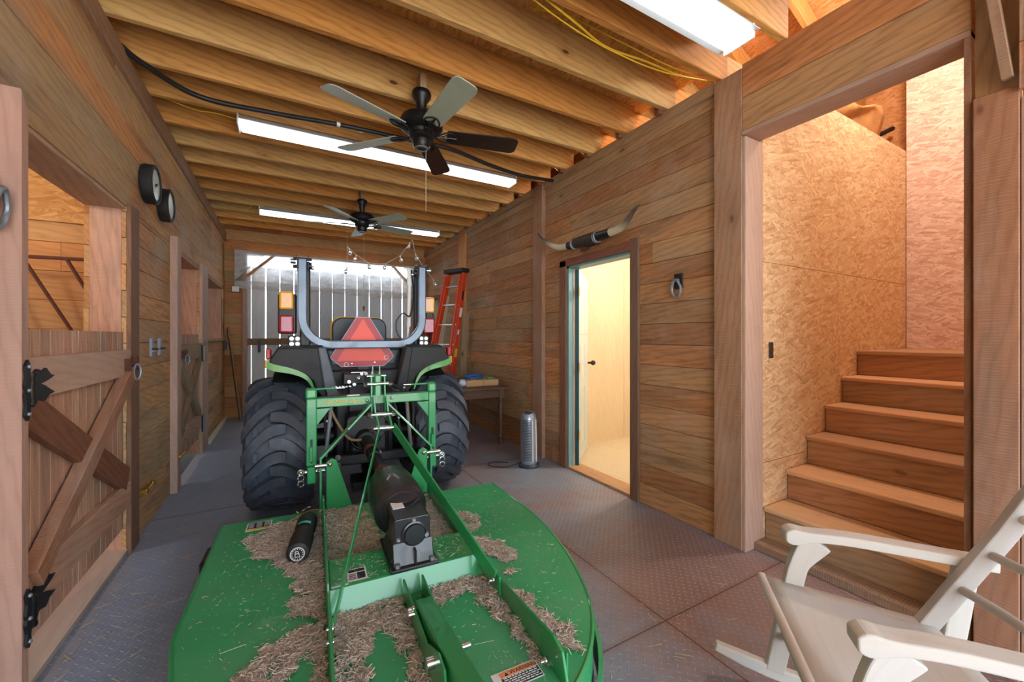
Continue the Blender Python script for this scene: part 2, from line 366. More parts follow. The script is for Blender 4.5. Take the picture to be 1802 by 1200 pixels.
# ------------------------------------------------------------------ mesh building
class MB:
    """collects boxes, bars, tubes...; build() links them as ONE mesh object"""
    def __init__(s): s.v, s.f, s.g, s.r, s.sm, s.pieces = [], [], [], [], [], []
    def add(s, verts, faces, gv=None, rnd=None, smooth=False):
        o = len(s.v); s.pieces.append((o, len(s.f))); verts = [tuple(v) for v in verts]
        r = random.random() if rnd is None else rnd
        off = (r * 37.0, r * 91.0 % 13, r * 57.0 % 17)
        if gv is None:
            ex = [max(v[i] for v in verts) - min(v[i] for v in verts) for i in range(3)]
            a = sorted((0, 1, 2), key=lambda i: -ex[i])
            gv = [(v[a[0]], v[a[1]], v[a[2]]) for v in verts]
        s.v += verts
        s.g += [(g[0] + off[0], g[1] + off[1], g[2] + off[2]) for g in gv]
        s.r += [r] * len(verts)
        s.f += [tuple(i + o for i in f) for f in faces]
        s.sm += [smooth] * len(faces)
        return s
    def box(s, x0, x1, y0, y1, z0, z1, rnd=None, ax=None):
        x0, x1 = sorted((x0, x1)); y0, y1 = sorted((y0, y1)); z0, z1 = sorted((z0, z1))
        vs = [(x, y, z) for z in (z0, z1) for y in (y0, y1) for x in (x0, x1)]
        fs = [(0, 2, 3, 1), (4, 5, 7, 6), (0, 1, 5, 4), (2, 6, 7, 3), (0, 4, 6, 2), (1, 3, 7, 5)]
        gv = None
        if ax is not None:
            o = list(ax) if isinstance(ax, tuple) else [ax] + [i for i in (0, 1, 2) if i != ax]; gv = [(v[o[0]], v[o[1]], v[o[2]]) for v in vs]
        return s.add(vs, fs, gv, rnd)
    def bar(s, p0, p1, w, h, up=(0, 0, 1), rnd=None, w1=None, h1=None):
        p0, p1 = Vector(p0), Vector(p1); d = (p1 - p0); L = d.length; d.normalize()
        sd = d.cross(Vector(up)); sd = sd.normalized() if sd.length > 1e-4 else Vector((1, 0, 0)); u = sd.cross(d).normalized()
        w1 = w if w1 is None else w1; h1 = h if h1 is None else h1
        vs, gv = [], []
        for t, p, ww, hh in ((0, p0, w, h), (L, p1, w1, h1)):
            for b in (-.5, .5):
                for a in (-.5, .5):
                    vs.append(p + sd * a * ww + u * b * hh); gv.append((t, a * ww, b * hh))
        return s.add(vs, [(0, 1, 3, 2), (4, 6, 7, 5), (0, 4, 5, 1), (2, 3, 7, 6), (0, 2, 6, 4), (1, 5, 7, 3)], gv, rnd)
    def tube(s, pts, r, n=10, closed=False, caps=True, rnd=None):
        pts = [Vector(p) for p in pts]; N = len(pts); rr = r if isinstance(r, (list, tuple)) else [r] * N
        vs, gv, L, nrm = [], [], 0, None
        for i, p in enumerate(pts):
            a = pts[(i - 1) % N] if (closed or i) else pts[i]; b = pts[(i + 1) % N] if (closed or i < N - 1) else pts[i]
            t = (b - a).normalized()
            if nrm is None: nrm = t.orthogonal().normalized()
            nrm = (nrm - t * nrm.dot(t)); nrm = nrm.normalized() if nrm.length > 1e-6 else t.orthogonal().normalized()
            bn = t.cross(nrm)
            if i: L += (p - pts[i - 1]).length
            for k in range(n):
                an = 2 * math.pi * k / n; vs.append(p + (nrm * math.cos(an) + bn * math.sin(an)) * rr[i]); gv.append((L, math.cos(an) * rr[i], math.sin(an) * rr[i]))
        fs = []
        for i in range(N if closed else N - 1):
            j = (i + 1) % N
            for k in range(n): fs.append((i * n + k, i * n + (k + 1) % n, j * n + (k + 1) % n, j * n + k))
        if caps and not closed: fs += [tuple(range(n))[::-1], tuple((N - 1) * n + k for k in range(n))]
        return s.add(vs, fs, gv, rnd, True)
    def cyl(s, p0, p1, r, r1=None, n=16, rnd=None):
        return s.tube([p0, p1], [r, r if r1 is None else r1], n, rnd=rnd)
    def lathe(s, prof, org=(0, 0, 0), axis=(0, 0, 1), n=24, rnd=None, closed=False):
        """prof: (radius, height) pairs along the axis"""
        ax = Vector(axis).normalized(); a = ax.orthogonal().normalized(); b = ax.cross(a); o = Vector(org)
        vs, gv = [], []
        for (r_, h_) in prof:
            for k in range(n):
                t = 2 * math.pi * k / n; vs.append(o + ax * h_ + (a * math.cos(t) + b * math.sin(t)) * r_); gv.append((h_, r_ * math.cos(t), r_ * math.sin(t)))
        fs = []; K = len(prof)
        for i in range(K if closed else K - 1):
            j = (i + 1) % K
            for k in range(n): fs.append((i * n + k, i * n + (k + 1) % n, j * n + (k + 1) % n, j * n + k))
        if not closed: fs += [tuple(range(n))[::-1], tuple((K - 1) * n + k for k in range(n))]
        return s.add(vs, fs, gv, rnd, True)
    def prism(s, poly, a0, a1, plane='XY', rnd=None, smooth=False):
        """extrude a 2D polygon between a0 and a1 along the missing axis"""
        def P(u, v, a): return {'XY': (u, v, a), 'XZ': (u, a, v), 'YZ': (a, u, v)}[plane]
        n = len(poly); vs = [P(u, v, a0) for u, v in poly] + [P(u, v, a1) for u, v in poly]
        fs = [tuple(range(n))[::-1], tuple(range(n, 2 * n))] + [(i, (i + 1) % n, n + (i + 1) % n, n + i) for i in range(n)]
        return s.add(vs, fs, None, rnd, smooth)
    def sphere(s, c, r, n=14, sc=(1, 1, 1)):
        prof = [(max(1e-4, math.sin(math.pi * i / n)), -math.cos(math.pi * i / n)) for i in range(n + 1)]
        m = MB().lathe(prof, n=n * 2); vs = [(c[0] + v[0] * r * sc[0], c[1] + v[1] * r * sc[1], c[2] + v[2] * r * sc[2]) for v in m.v]
        return s.add(vs, m.f, None, None, True)
    def build_each(s, name, mat, parent=None, off=None, per=1, bevel=0.0):
        """one object for every `per` shapes added"""
        out = []; pc = s.pieces
        for i in range(0, len(pc), per):
            v0, f0 = pc[i]; v1, f1 = pc[i + per] if i + per < len(pc) else (len(s.v), len(s.f))
            m = MB(); m.v = s.v[v0:v1]; m.g = s.g[v0:v1]; m.r = s.r[v0:v1]; m.sm = s.sm[f0:f1]; m.f = [tuple(q - v0 for q in f) for f in s.f[f0:f1]]
            out.append(m.build(name, mat, parent, off, bevel))
        return out
    def build(s, name, mat, parent=None, off=None, bevel=0.0, seg=1):
        me = bpy.data.meshes.new(name); me.from_pydata(s.v, [], s.f)
        at = me.attributes.new('gv', 'FLOAT_VECTOR', 'POINT'); at.data.foreach_set('vector', np.array(s.g, dtype=np.float32).ravel())
        ar = me.attributes.new('rnd', 'FLOAT', 'POINT'); ar.data.foreach_set('value', np.array(s.r, dtype=np.float32))
        me.polygons.foreach_set('use_smooth', s.sm)
        import bmesh
        bm = bmesh.new(); bm.from_mesh(me); bmesh.ops.recalc_face_normals(bm, faces=bm.faces); bm.to_mesh(me); bm.free()
        if any(s.sm) : 
            try: me.set_sharp_from_angle(angle=R(38))
            except Exception: pass
        me.materials.append(M[mat] if isinstance(mat, str) else mat); me.update()
        o = bpy.data.objects.new(name, me); C.objects.link(o)
        if parent is not None: o.parent = parent
        if off is not None: o.location = off
        if bevel > 0:
            b = o.modifiers.new('bevel', 'BEVEL'); b.width = bevel; b.segments = seg; b.limit_method = 'ANGLE'; b.angle_limit = R(40); b.harden_normals = False
        return o

def empty(name, loc=(0, 0, 0), rz=0.0, rot=None):
    o = bpy.data.objects.new(name, None); C.objects.link(o); o.location = loc; o.rotation_euler = rot or (0, 0, rz); o.empty_display_size = 0.1
    return o
def tag(o, label, cat, group=None):
    o['label'] = label; o['category'] = cat
    if group: o['group'] = group
    return o
def struct(o): o['kind'] = 'structure'; return o
def bez(p, n=12):
    """smooth curve through control points (Catmull-Rom)"""
    p = [Vector(q) for q in p]; P = [p[0] * 2 - p[1]] + p + [p[-1] * 2 - p[-2]]; out = []
    for i in range(1, len(P) - 2):
        for k in range(n):
            t = k / n; a, b, c, d = P[i - 1], P[i], P[i + 1], P[i + 2]
            out.append(0.5 * ((2 * b) + (c - a) * t + (2 * a - 5 * b + 4 * c - d) * t * t + (3 * b - a - 3 * c + d) * t ** 3))
    return out + [p[-1]]
def text(name, body, size, mat, parent, loc, rot, shear=0.0, ext=0.0006, align='LEFT', sx=1.0):
    cu = bpy.data.curves.new('lettering', 'FONT'); cu.body = body; cu.size = size; cu.shear = shear; cu.extrude = ext; cu.align_x = align; cu.space_character = 1.0
    to = bpy.data.objects.new('tmp', cu); C.objects.link(to)
    dg = bpy.context.evaluated_depsgraph_get(); dg.update()
    me = bpy.data.meshes.new_from_object(to.evaluated_get(dg)); bpy.data.objects.remove(to)
    me.materials.clear(); me.materials.append(M[mat])
    o = bpy.data.objects.new(name, me); C.objects.link(o); o.parent = parent; o.location = loc; o.rotation_euler = rot; o.scale = (sx, 1, 1)
    return o

def planks(mb, plane, c0, c1, a0, a1, z0, z1, h=0.152, holes=(), lmin=1.2, lmax=3.2, gap=0.003, wob=0.0015):
    """horizontal boards. plane 'X': wall between x=c0..c1 running along Y; 'Y': between y=c0..c1 running along X; 'Z': boards c0..c1 thick, rows along z-axis replaced"""
    z = z0
    while z < z1 - 1e-4:
        zt = min(z + h, z1)
        cuts = sorted({z, zt} | {q for hl in holes for q in (hl[2], hl[3]) if z < q < zt})
        ph = random.random() * lmax; rr = random.random()
        for za, zb in zip(cuts, cuts[1:]):
            zm = (za + zb) / 2
            segs = [(a0, a1)]
            for hl in holes:
                if hl[2] < zm < hl[3]:
                    ns = []
                    for (s0, s1) in segs:
                        if hl[1] <= s0 or hl[0] >= s1: ns.append((s0, s1)); continue
                        if hl[0] > s0: ns.append((s0, hl[0]))
                        if hl[1] < s1: ns.append((hl[1], s1))
                    segs = ns
            st = random.Random(int(z * 1000) + int(a0 * 100) + int(c0 * 10))
            joints = []; q = a0 - st.random() * lmax
            while q < a1: joints.append(q); q += lmin + st.random() * (lmax - lmin)
            joints.append(1e9)
            for (s0, s1) in segs:
                for j0, j1 in zip([-1e9] + joints, joints):
                    u0, u1 = max(s0, j0), min(s1, j1)
                    if u1 - u0 < 0.01: continue
                    rj = (abs(math.sin(j0 * 12.9898 + z * 78.233)) * 43758.5453) % 1.0 if j0 > -1e8 else rr
                    w = random.uniform(-wob, wob)
                    e = gap / 2
                    eb = (e if zb == zt else 0); ea = (e if za == z else 0)
                    if plane == 'X': mb.box(c0 + w, c1 + w, u0 + .0005, u1 - .0005, za + ea, zb - eb, rj, ax=1)
                    else: mb.box(u0 + .0005, u1 - .0005, c0 + w, c1 + w, za + ea, zb - eb, rj, ax=0)
        z = zt
def vplanks(mb, plane, c0, c1, a0, a1, z0, z1, w=0.12, gap=0.003, wvar=0.0):
    a = a0
    while a < a1 - 1e-4:
        b = min(a + w * (1 + random.uniform(-wvar, wvar)), a1)
        if a1 - b < w * 0.3: b = a1
        j = random.uniform(-.001, .001)
        if plane == 'X': mb.box(c0 + j, c1 + j, a + gap / 2, b - gap / 2, z0, z1, ax=2)
        else: mb.box(a + gap / 2, b - gap / 2, c0 + j, c1 + j, z0, z1, ax=2)
        a = b
# ================================================================== THE BARN
XL, XR, YB, ZC = -0.80, 2.41, 7.71, 2.90
# floor and ground
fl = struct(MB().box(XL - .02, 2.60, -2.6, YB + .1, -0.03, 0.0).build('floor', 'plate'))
gd = struct(MB().box(-14, 18, -16, 26, -0.35, -0.30).build('ground', 'grass'))
mb = MB(); mb.box(-4.0, XL - .17, -2.6, 8.2, -0.05, 0.0); st_fl = struct(mb.build('floor', 'dirt'))
mb = MB(); mb.box(2.58, 5.3, 1.42, 8.2, -0.03, 0.0); mb.box(2.60, 5.3, -2.6, 1.42, -0.05, 0); struct(mb.build('floor', 'plywood'))

# ceiling: subfloor seen between the joists
mb = MB()
x = -4.0
for k, (xa, xb) in enumerate(((-4.0, -1.6), (-1.6, 0.02), (0.02, 1.24), (1.24, 2.36), (2.36, 2.60))):
    for j in range(5):
        if k == 4 and j < 2: continue
        mb.box(xa, xb - .003, -2.6 + j * 2.2, -2.6 + (j + 1) * 2.2 - .003 if j < 4 else 8.2, 3.135, 3.155, ax=1)
ceil = struct(mb.build('ceiling', 'osb_floor'))
jy = [1.61 + 0.392 * k for k in range(-10, 16)]
for k, y in enumerate(jy):
    w = 0.042
    if k == 25: continue
    x1 = 2.47 if y > 1.5 else 2.40
    mb = MB(); mb.box(-0.98, x1, y - w, y, ZC + random.uniform(-.004, .004), 3.135, ax=0)
    mb.build('joist', 'joist', ceil, bevel=0.004)
    if y > 1.7:
        MB().box(2.34, 2.385, y + .001, y + .04, ZC - .02, 3.10, ax=2).build('joist_block', 'trimwood', ceil)
# joist ends of the loft beyond the wall
for y in (1.61, 2.002, 2.394, 2.786):
    MB().box(2.45, 3.0, y + .005, y + .045, ZC + .01, 3.12, ax=0).build('joist', 'joist', ceil)
# blocking between joists on the left wall plate
mb = MB()
for a, b in zip(jy, jy[1:]): mb.box(-0.93, -0.89, a, b - .043, ZC + .01, 3.13, ax=1)
mb.build('blocking', 'joist', ceil)

# ---- left wall with stall openings
O1, O2, O3 = (2.00, 3.18, 0.0, 2.045), (4.47, 5.55, 0.0, 2.03), (5.93, 7.58, 1.235, 2.03)
mb = MB(); planks(mb, 'X', XL - .022, XL, -2.6, YB, 0.0, 2.045, 0.155, (O1, O2, O3))
planks(mb, 'X', XL - .024, XL, -2.6, YB, 2.045, ZC, 0.171, lmin=2.5, lmax=5)
wl = struct(mb.build('wall_left', 'cedar_left', bevel=0.002))
mb = MB(); planks(mb, 'X', XL - .18, XL - .158, -2.6, YB, 0.0, ZC, 0.18, (O1, O2, O3)); mb.build('inner_boards', 'stall_in', wl)
mb = MB(); mb.box(XL - .03, XL + .028, -2.6, YB, ZC - .125, ZC - .004, ax=1)
mb.build('top_beam', 'post', wl, bevel=0.004)
# jamb and trim boards on the left wall
MB().add([(XL, 1.955, 0), (XL + .05, 1.955, 0), (XL + .05, 2.00, 0), (XL, 2.00, 0), (XL, 1.955, 2.10), (XL + .05, 1.955, 2.10), (XL + .05, 2.00, 2.04), (XL, 2.00, 2.06)],
         [(0, 3, 2, 1), (4, 5, 6, 7), (0, 1, 5, 4), (1, 2, 6, 5), (2, 3, 7, 6), (3, 0, 4, 7)], [(v, a, b) for a, b, v in ((0, 0, 0), (.05, 0, 0), (.05, .07, 0), (0, .07, 0), (0, 0, 2.1), (.05, 0, 2.1), (.05, .07, 2.0), (0, .07, 2.0))]).build('trim', 'jamb', wl, bevel=0.003)
MB().box(XL, XL + .022, 3.18, 3.335, 0, 2.06, ax=2).build('trim', 'trimwood', wl, bevel=0.003)
MB().box(XL, XL + .05, 4.22, 4.36, 0, 2.10, ax=2).build('trim', 'jamb', wl, bevel=0.003)
MB().box(XL, XL + .03, 5.55, 5.93, 0, 2.09, ax=2).build('trim', 'jamb', wl, bevel=0.003)
mb = MB()   # reveals of the three openings
for (a, b, z0, z1) in (O1, O2, O3):
    mb.box(XL - .158, XL - .022, b, b + .03, z0, z1, ax=2)
    mb.box(XL - .158, XL - .022, a - .03, a, z0, z1, ax=2)
    mb.box(XL - .18, XL - .004, a, b, z1 - .02, z1, ax=1)
mb.box(XL - .34, XL - .022, 7.56, 7.60, 1.235, 2.01, ax=2)
mb.build('opening_lining', 'door_wood', wl, bevel=0.002)
MB().box(XL - .16, XL + .025, 5.93, 7.60, 1.215, 1.255, ax=1).build('sill', 'oldboard', wl, bevel=0.003)
mb = MB(); mb.box(XL, XL + .05, 5.94, YB - .02, 0.004, 0.035, ax=1)
mb.build('trim', 'cream', wl, bevel=0.003)
# low kick board under the first stall door
MB().add([(XL - .15, 2.02, 0), (XL - .0, 2.02, 0), (XL - .0, 3.20, 0), (XL - .15, 3.20, 0), (XL - .15, 2.02, .09), (XL + .005, 2.02, .03), (XL + .005, 3.20, .03), (XL - .15, 3.20, .06)],
         [(0, 3, 2, 1), (4, 5, 6, 7), (0, 1, 5, 4), (1, 2, 6, 5), (2, 3, 7, 6), (3, 0, 4, 7)]).build('threshold', 'worn', wl)

# ---- stalls behind it
def stall_wall(y, nm):
    mb = MB(); planks(mb, 'Y', y, y + .03, -3.9, XL - .18, 0, 2.9, 0.19, lmin=2.9, lmax=4)
    return struct(mb.build(nm, 'stall_in', bevel=0.002))
sw1 = stall_wall(3.78, 'wall_stall_middle'); stall_wall(5.74, 'wall_stall_far'); stall_wall(0.9, 'wall_stall_near')
MB().box(-3.9, XL - .19, 3.755, 3.779, 2.03, 2.75).build('osb_strip', 'osb_floor', sw1)
mb = MB(); planks(mb, 'X', -3.93, -3.90, -2.6, 8.0, 0, 2.9, 0.19, ((1.4, 3.2, 1.3, 2.4), (4.2, 5.3, 1.3, 2.4), (6.2, 7.3, 1.3, 2.4)))
struct(mb.build('wall_stall_outer', 'stall_in'))

# ---- far wall
D = (-0.52, 2.14, 0.0, 2.60)
mb = MB(); planks(mb, 'Y', YB, YB + .024, XL, XR, 0, 3.13, 0.165, (D,), lmin=1.5, lmax=3.5)
wf = struct(mb.build('wall_back', 'farwood', bevel=0.002))
mb = MB(); planks(mb, 'Y', YB + .026, YB + .12, -4.0, XL + .0, 0, 3.2, 0.2); planks(mb, 'Y', YB + .026, YB + .12, XR, 5.3, 0, 3.2, 0.2)
mb.box(-4, 5.3, YB + .03, YB + .12, 2.62, 3.2); mb.box(-1.0, -.53, YB + .026, YB + .12, 0, 3.2); mb.box(2.15, 2.5, YB + .026, YB + .12, 0, 3.2); mb.build('outer_boards', 'farwood', wf)
mb = MB(); mb.box(-0.56, -0.50, YB - .05, YB + .06, 0, 2.60, ax=2); mb.box(2.12, 2.18, YB - .02, YB + .06, 0, 2.60, ax=2)
mb.build('door_post', 'jamb', wf, bevel=0.003)
mb = MB()
for (p0, p1) in (((-0.50, YB - .02, 2.24), (-0.13, YB - .02, 2.60)), ((2.12, YB - .02, 2.24), (1.78, YB - .02, 2.60))): mb.bar(p0, p1, 0.04, 0.09, up=(0, 1, 0))
mb.build('corner_brace', 'farwood', wf, bevel=0.003)
# sliding door of spaced vertical boards outside the opening
mb = MB(); a = -0.86
while a < 2.6:
    w_ = random.uniform(.185, .205); g_ = random.choice((.007, .010, .015))
    mb.bar((a + w_ / 2, YB + .20, 0.0), (a + w_ / 2 + random.uniform(-.004, .004), YB + .20, 2.43), w_, 0.022, up=(0, 1, 0)); a += w_ + g_
dr = struct(mb.build('door_4', 'barnboard'))
mb = MB(); mb.box(-0.7, 2.5, YB + .155, YB + .188, 1.14, 1.25, ax=0); mb.box(-.7, 2.5, YB + .155, YB + .188, .16, .27, ax=0); mb.build('ledger', 'oldboard', dr)
mb = MB(); mb.box(-0.36, -0.32, YB + .10, YB + .155, 1.02, 1.24); mb.build('door_handle', 'black', dr)
mb = MB(); mb.bar((-.6, YB + .15, .3), (1.1, YB + .15, 1.15), .03, .10, up=(0, 1, 0)); mb.build('brace', 'oldboard', dr)
# plastic sheet stapled over the top of the doorway
nx, nz = 60, 16; vs, fs = [], []
for j in range(nz + 1):
    for i in range(nx + 1):
        u, v = i / nx, j / nz
        xx = -0.66 + 3.05 * u; zz = (2.10 - .05 * u) + (0.52 + .0 * u) * v + .012 * math.sin(9 * u + 3)
        sag = .012 * math.sin(u * 31) * math.sin(v * 6) + .01 * math.sin(u * 57 + v * 9)
        if v > .15 and u < .08: xx += (.08 - u) * -.4 * (v - .5)
        vs.append((xx, YB - .062 + sag * .6, zz))
for j in range(nz):
    for i in range(nx): fs.append((j * (nx + 1) + i, j * (nx + 1) + i + 1, (j + 1) * (nx + 1) + i + 1, (j + 1) * (nx + 1) + i))
sh = MB().add(vs, fs, smooth=True).build('plastic_sheet', 'sheet')
tag(sh, 'crinkled clear plastic sheet stapled across the top of the far barn doorway', 'sheet')
def strip(p0, p1, h, ph):
    vs, fs, n = [], [], 70
    for i in range(n + 1):
        u = i / n; p = Vector(p0).lerp(Vector(p1), u)
        for j in range(5):
            v = j / 4; vs.append((p.x, p.y - .012 + .012 * math.sin(u * 43 + v * 7 + ph) + .006 * math.sin(u * 97), p.z + (v - .5) * h * (1 + .25 * math.sin(u * 11 + ph))))
    for i in range(n):
        for j in range(4): fs.append((i * 5 + j, i * 5 + j + 1, (i + 1) * 5 + j + 1, (i + 1) * 5 + j))
    return vs, fs
mb = MB(); mb.add(*strip((-.66, YB - .07, 2.10), (2.34, YB - .07, 2.04), .11, 0), smooth=True); mb.add(*strip((-.66, YB - .07, 2.60), (2.36, YB - .07, 2.58), .07, 2), smooth=True)
mb.build('folded_edge', 'folds', sh)
# crumpled corners
for sx, x0 in ((1, -.66), (-1, 2.36)):
    vs, fs = [], []; n = 12
    for i in range(n + 1):
        for j in range(n + 1 - i):
            u, v = i / n, j / n; vs.append((x0 + sx * u * .42, YB - .085 + .02 * math.sin(u * 17 + v * 9) * math.sin(v * 21), 2.60 - v * .44))
    idx = {}; k = 0
    for i in range(n + 1):
        for j in range(n + 1 - i): idx[i, j] = k; k += 1
    for i in range(n):
        for j in range(n - i):
            fs.append((idx[i, j], idx[i + 1, j], idx[i, j + 1]))
            if (i + 1, j + 1) in idx: fs.append((idx[i + 1, j], idx[i + 1, j + 1], idx[i, j + 1]))
    MB().add(vs, fs, smooth=True).build('crumpled_corner', 'folds', sh)
tag(MB().box(-.69, -.60, YB - .10, YB - .085, 1.98, 2.06).build('paper_scrap', 'label_white'), 'small white scrap of card pinned at the left end of the plastic sheet', 'scrap')

# ---- right wall
DO = (2.32, 3.17, 0.0, 1.965)
WN = (6.88, 7.45, 0.95, 1.96)
mb = MB(); planks(mb, 'X', XR, XR + .022, 1.60, YB, 0, ZC, 0.1526, (DO, WN), lmin=2.6, lmax=4.8)
wr = struct(mb.build('wall_right', 'cedar', bevel=0.002))
mb = MB(); planks(mb, 'X', XR + .10, XR + .12, 1.60, YB, 0, 2.88, 0.3, (DO, WN)); mb.build('inner_boards', 'plywood', wr)
mb = MB(); mb.box(XR - .026, XR + .02, 1.60, YB, ZC - .075, ZC, ax=1); mb.build('top_plate', 'cedar', wr, bevel=0.003)
MB().box(XR - .045, XR, 3.54, 3.72, 0, ZC - .01, ax=2).build('batten', 'post', wr, bevel=0.003)
MB().box(XR - .03, XR, 5.64, 5.90, 0, ZC + .02, ax=2).build('batten', 'farwood', wr, bevel=0.003)
MB().box(2.375, 2.55, 1.42, 1.60, 0, 2.88, ax=2).build('post', 'post', wr, bevel=0.004)
MB().box(2.383, 2.565, 1.402, 1.419, 0, 2.47, ax=2).build('post_lit_side', 'jamb', wr, bevel=0.002)  # added strip: paler colour stands for the post's differently lit side
mb = MB(); mb.box(2.385, XR, 2.24, 2.325, 0, 2.05, ax=2); mb.build('door_trim', 'trimwood', wr, bevel=0.003)
mb = MB(); mb.box(2.39, XR, 3.165, 3.265, 0, 2.02, ax=2); mb.build('door_trim', 'trimwood', wr, bevel=0.003)
mb = MB(); mb.box(2.39, XR, 2.325, 3.265, 1.96, 2.03, ax=1); mb.build('door_trim', 'trimwood', wr, bevel=0.003)
mb = MB(); mb.box(XR, XR + .13, DO[0], DO[0] + .02, 0, 1.965); mb.box(XR, XR + .13, DO[1] - .03, DO[1], 0, 1.965); mb.box(XR, XR + .13, DO[0], DO[1], 1.94, 1.965)
mb.build('door_frame', 'teal', wr)
MB().box(XR + .05, XR + .07, DO[1] - .036, DO[1] - .03, 0.01, 1.94).build('door_stop', 'jamb', wr)
MB().box(XR - .005, XR + .16, DO[0], DO[1], 0.001, 0.022, ax=1).build('threshold', 'stair', wr)
# window behind the ladder
mb = MB()
for (a, b, c, d) in ((WN[0] - .06, WN[0], WN[2] - .05, WN[3] + .05), (WN[1], WN[1] + .06, WN[2] - .05, WN[3] + .05), (WN[0], WN[1], WN[3], WN[3] + .06), (WN[0], WN[1], WN[2] - .06, WN[2])): mb.box(XR - .025, XR + .05, a, b, c, d)
wn = struct(mb.build('window_1', 'trimwood', bevel=0.002)); MB().box(XR + .06, XR + .07, WN[0], WN[1], WN[2], WN[3]).build('pane', 'glass_green', wn)

# ---- open office door, leaf swung inwards
H = (XR + .075, 3.135)
dl = empty('door_1', (H[0], H[1], 0), R(43.5)); dl['kind'] = 'structure'
mb = MB(); mb.box(0.02, .80, -.035, 0.0, 0.025, 1.93); mb.build('door_leaf', 'door_white', dl, bevel=.003)
mb = MB(); mb.box(0.0, 0.02, -.035, 0.0, 0.025, 1.93); mb.build('door_edge', 'teal_dark', dl)
mb = MB()
for (a, b) in ((.10, .38), (.46, .72)):
    for (c, d) in ((.15, .75), (.85, 1.2), (1.3, 1.8)):
        mb.box(a, b, -.040, -.034, c, d)
mb.build('raised_panel', 'door_white', dl, bevel=.004)
for z in (.32, .98, 1.72): MB().box(-.03, .018, -.042, -.036, z - .045, z + .045).build('hinge', 'brass', dl)
mb = MB(); mb.cyl((.73, -.036, .98), (.73, -.085, .98), .012); mb.sphere((.73, -.10, .98), .028); mb.build('door_knob', 'black', dl)

# ---- office behind the door
mb = MB(); 
for k in range(3): mb.box(XR + .13 + k * 1.22, XR + .13 + (k + 1) * 1.22 - .004, 3.76, 3.78, 0, 2.6, ax=2)
wo = struct(mb.build('wall_office_back', 'plywood'))
struct(MB().box(5.0, 5.02, 1.44, 3.78, 0, 2.6).build('wall_office_side', 'plywood'))
struct(MB().box(XR + .12, 5.02, 1.44, 3.78, 2.6, 2.62).build('ceiling', 'plywood'))
struct(MB().box(XR + .13, 5.0, 1.44, 1.46, 0, 2.6).build('wall_office_front', 'plywood'))

# ---- stairwell
mb = MB()
for (a, b) in ((2.57, 3.55), (3.55, 4.84)):
    for (c, d) in ((0, .50), (.504, 1.74), (1.743, 2.93)): mb.box(a, b - .002, 1.405, 1.425, c, d, ax=(0, 2, 1))
ws = struct(mb.build('wall_stairwell', 'osb'))
mb = MB(); mb.box(4.82, 4.84, -.4, 1.40, 0, 3.83, ax=(1, 2, 0)); struct(mb.build('wall_landing', 'osb_pink'))
mb = MB(); mb.box(2.52, 4.82, .36, .38, 0, 2.9); struct(mb.build('wall_stair_near', 'osb'))
stc = empty('staircase', (2.563, .90, 0)); tag(stc, 'bare pine staircase of six steps climbing between OSB walls to a landing', 'staircase')
so = (-2.563, -.90, 0)
X0, TR, RZ = 2.563, .2538, .1872
zs = [.236 + RZ * i for i in range(6)]
for i, z in enumerate(zs):
    xa = X0 + TR * i
    MB().box(xa + .028, xa + .048, .385, 1.40, (0 if i == 0 else zs[i - 1]) + .0, z - .028, ax=1).build('riser', 'stair', stc, so, bevel=.001)
    if i < 5: MB().box(xa, xa + TR + .028, .385, 1.40, z - .028, z, ax=1).build('tread', 'tread', stc, so, bevel=.008, seg=3)
MB().box(X0 + TR * 5, 4.815, .385, 1.40, zs[5] - .028, zs[5], ax=1).build('landing', 'tread', stc, so, bevel=.006, seg=2)
mb = MB(); mb.box(2.47, 2.59, .53, 1.40, 0.0, .045, ax=1); mb.build('base_board', 'post', stc, so, bevel=.003)
mb = MB(); mb.prism([(2.60, .0), (2.62, .19), (3.86, 1.10), (3.86, 0)], .39, .41, 'XZ'); mb.build('stringer', 'stair', stc, so)
# beam over the opening, second post, wall beside the camera
mb = MB(); planks(mb, 'X', 2.375, 2.40, .50, 1.42, 2.50, ZC, .20, lmin=4, lmax=5); planks(mb, 'X', 2.52, 2.54, .50, 1.42, 2.50, ZC, .20, lmin=4, lmax=5)
hb = struct(mb.build('trim_1', 'cedar', bevel=.003)); MB().box(2.372, 2.54, .50, 1.42, 2.475, 2.50, ax=1).build('soffit', 'jamb', hb, bevel=.003)
mb = MB(); mb.box(2.38, 2.54, .500, .520, 0, 2.50, ax=2); mb.box(2.378, 2.40, .50, .52, 2.5, 2.9, ax=2)
p2 = struct(mb.build('trim_2', 'post', bevel=.002))
MB().box(2.355, 2.40, .374, .490, 0, 2.21, ax=2).build('plank', 'post', p2, bevel=.003)
MB().box(2.385, 2.405, .30, .490, 2.20, ZC, ax=2).build('recessed_plank', 'cedar', p2)
mb = MB(); planks(mb, 'X', 2.40, 2.424, -2.6, .374, 0, ZC, .16, lmin=2, lmax=3.5); mb.box(2.43, 2.5, -2.6, .36, 0, ZC)
wrn = struct(mb.build('wall_right_near', 'cedar', bevel=.002))
mb = MB(); mb.box(2.36, 2.40, .345, .372, 0, 2.16, ax=2); mb.build('trim', 'jamb', wrn, bevel=.002)
mb = MB(); planks(mb, 'X', 2.325, 2.35, -.6, .372, 2.18, ZC, .17, lmin=2, lmax=3); mb.build('upper_boards', 'post', wrn, bevel=.002)
MB().bar((2.335, .398, 2.235), (2.335, .475, 2.92), .040, .030, up=(0, 1, 0)).build('slanted_trim', 'post', wrn, bevel=.002)

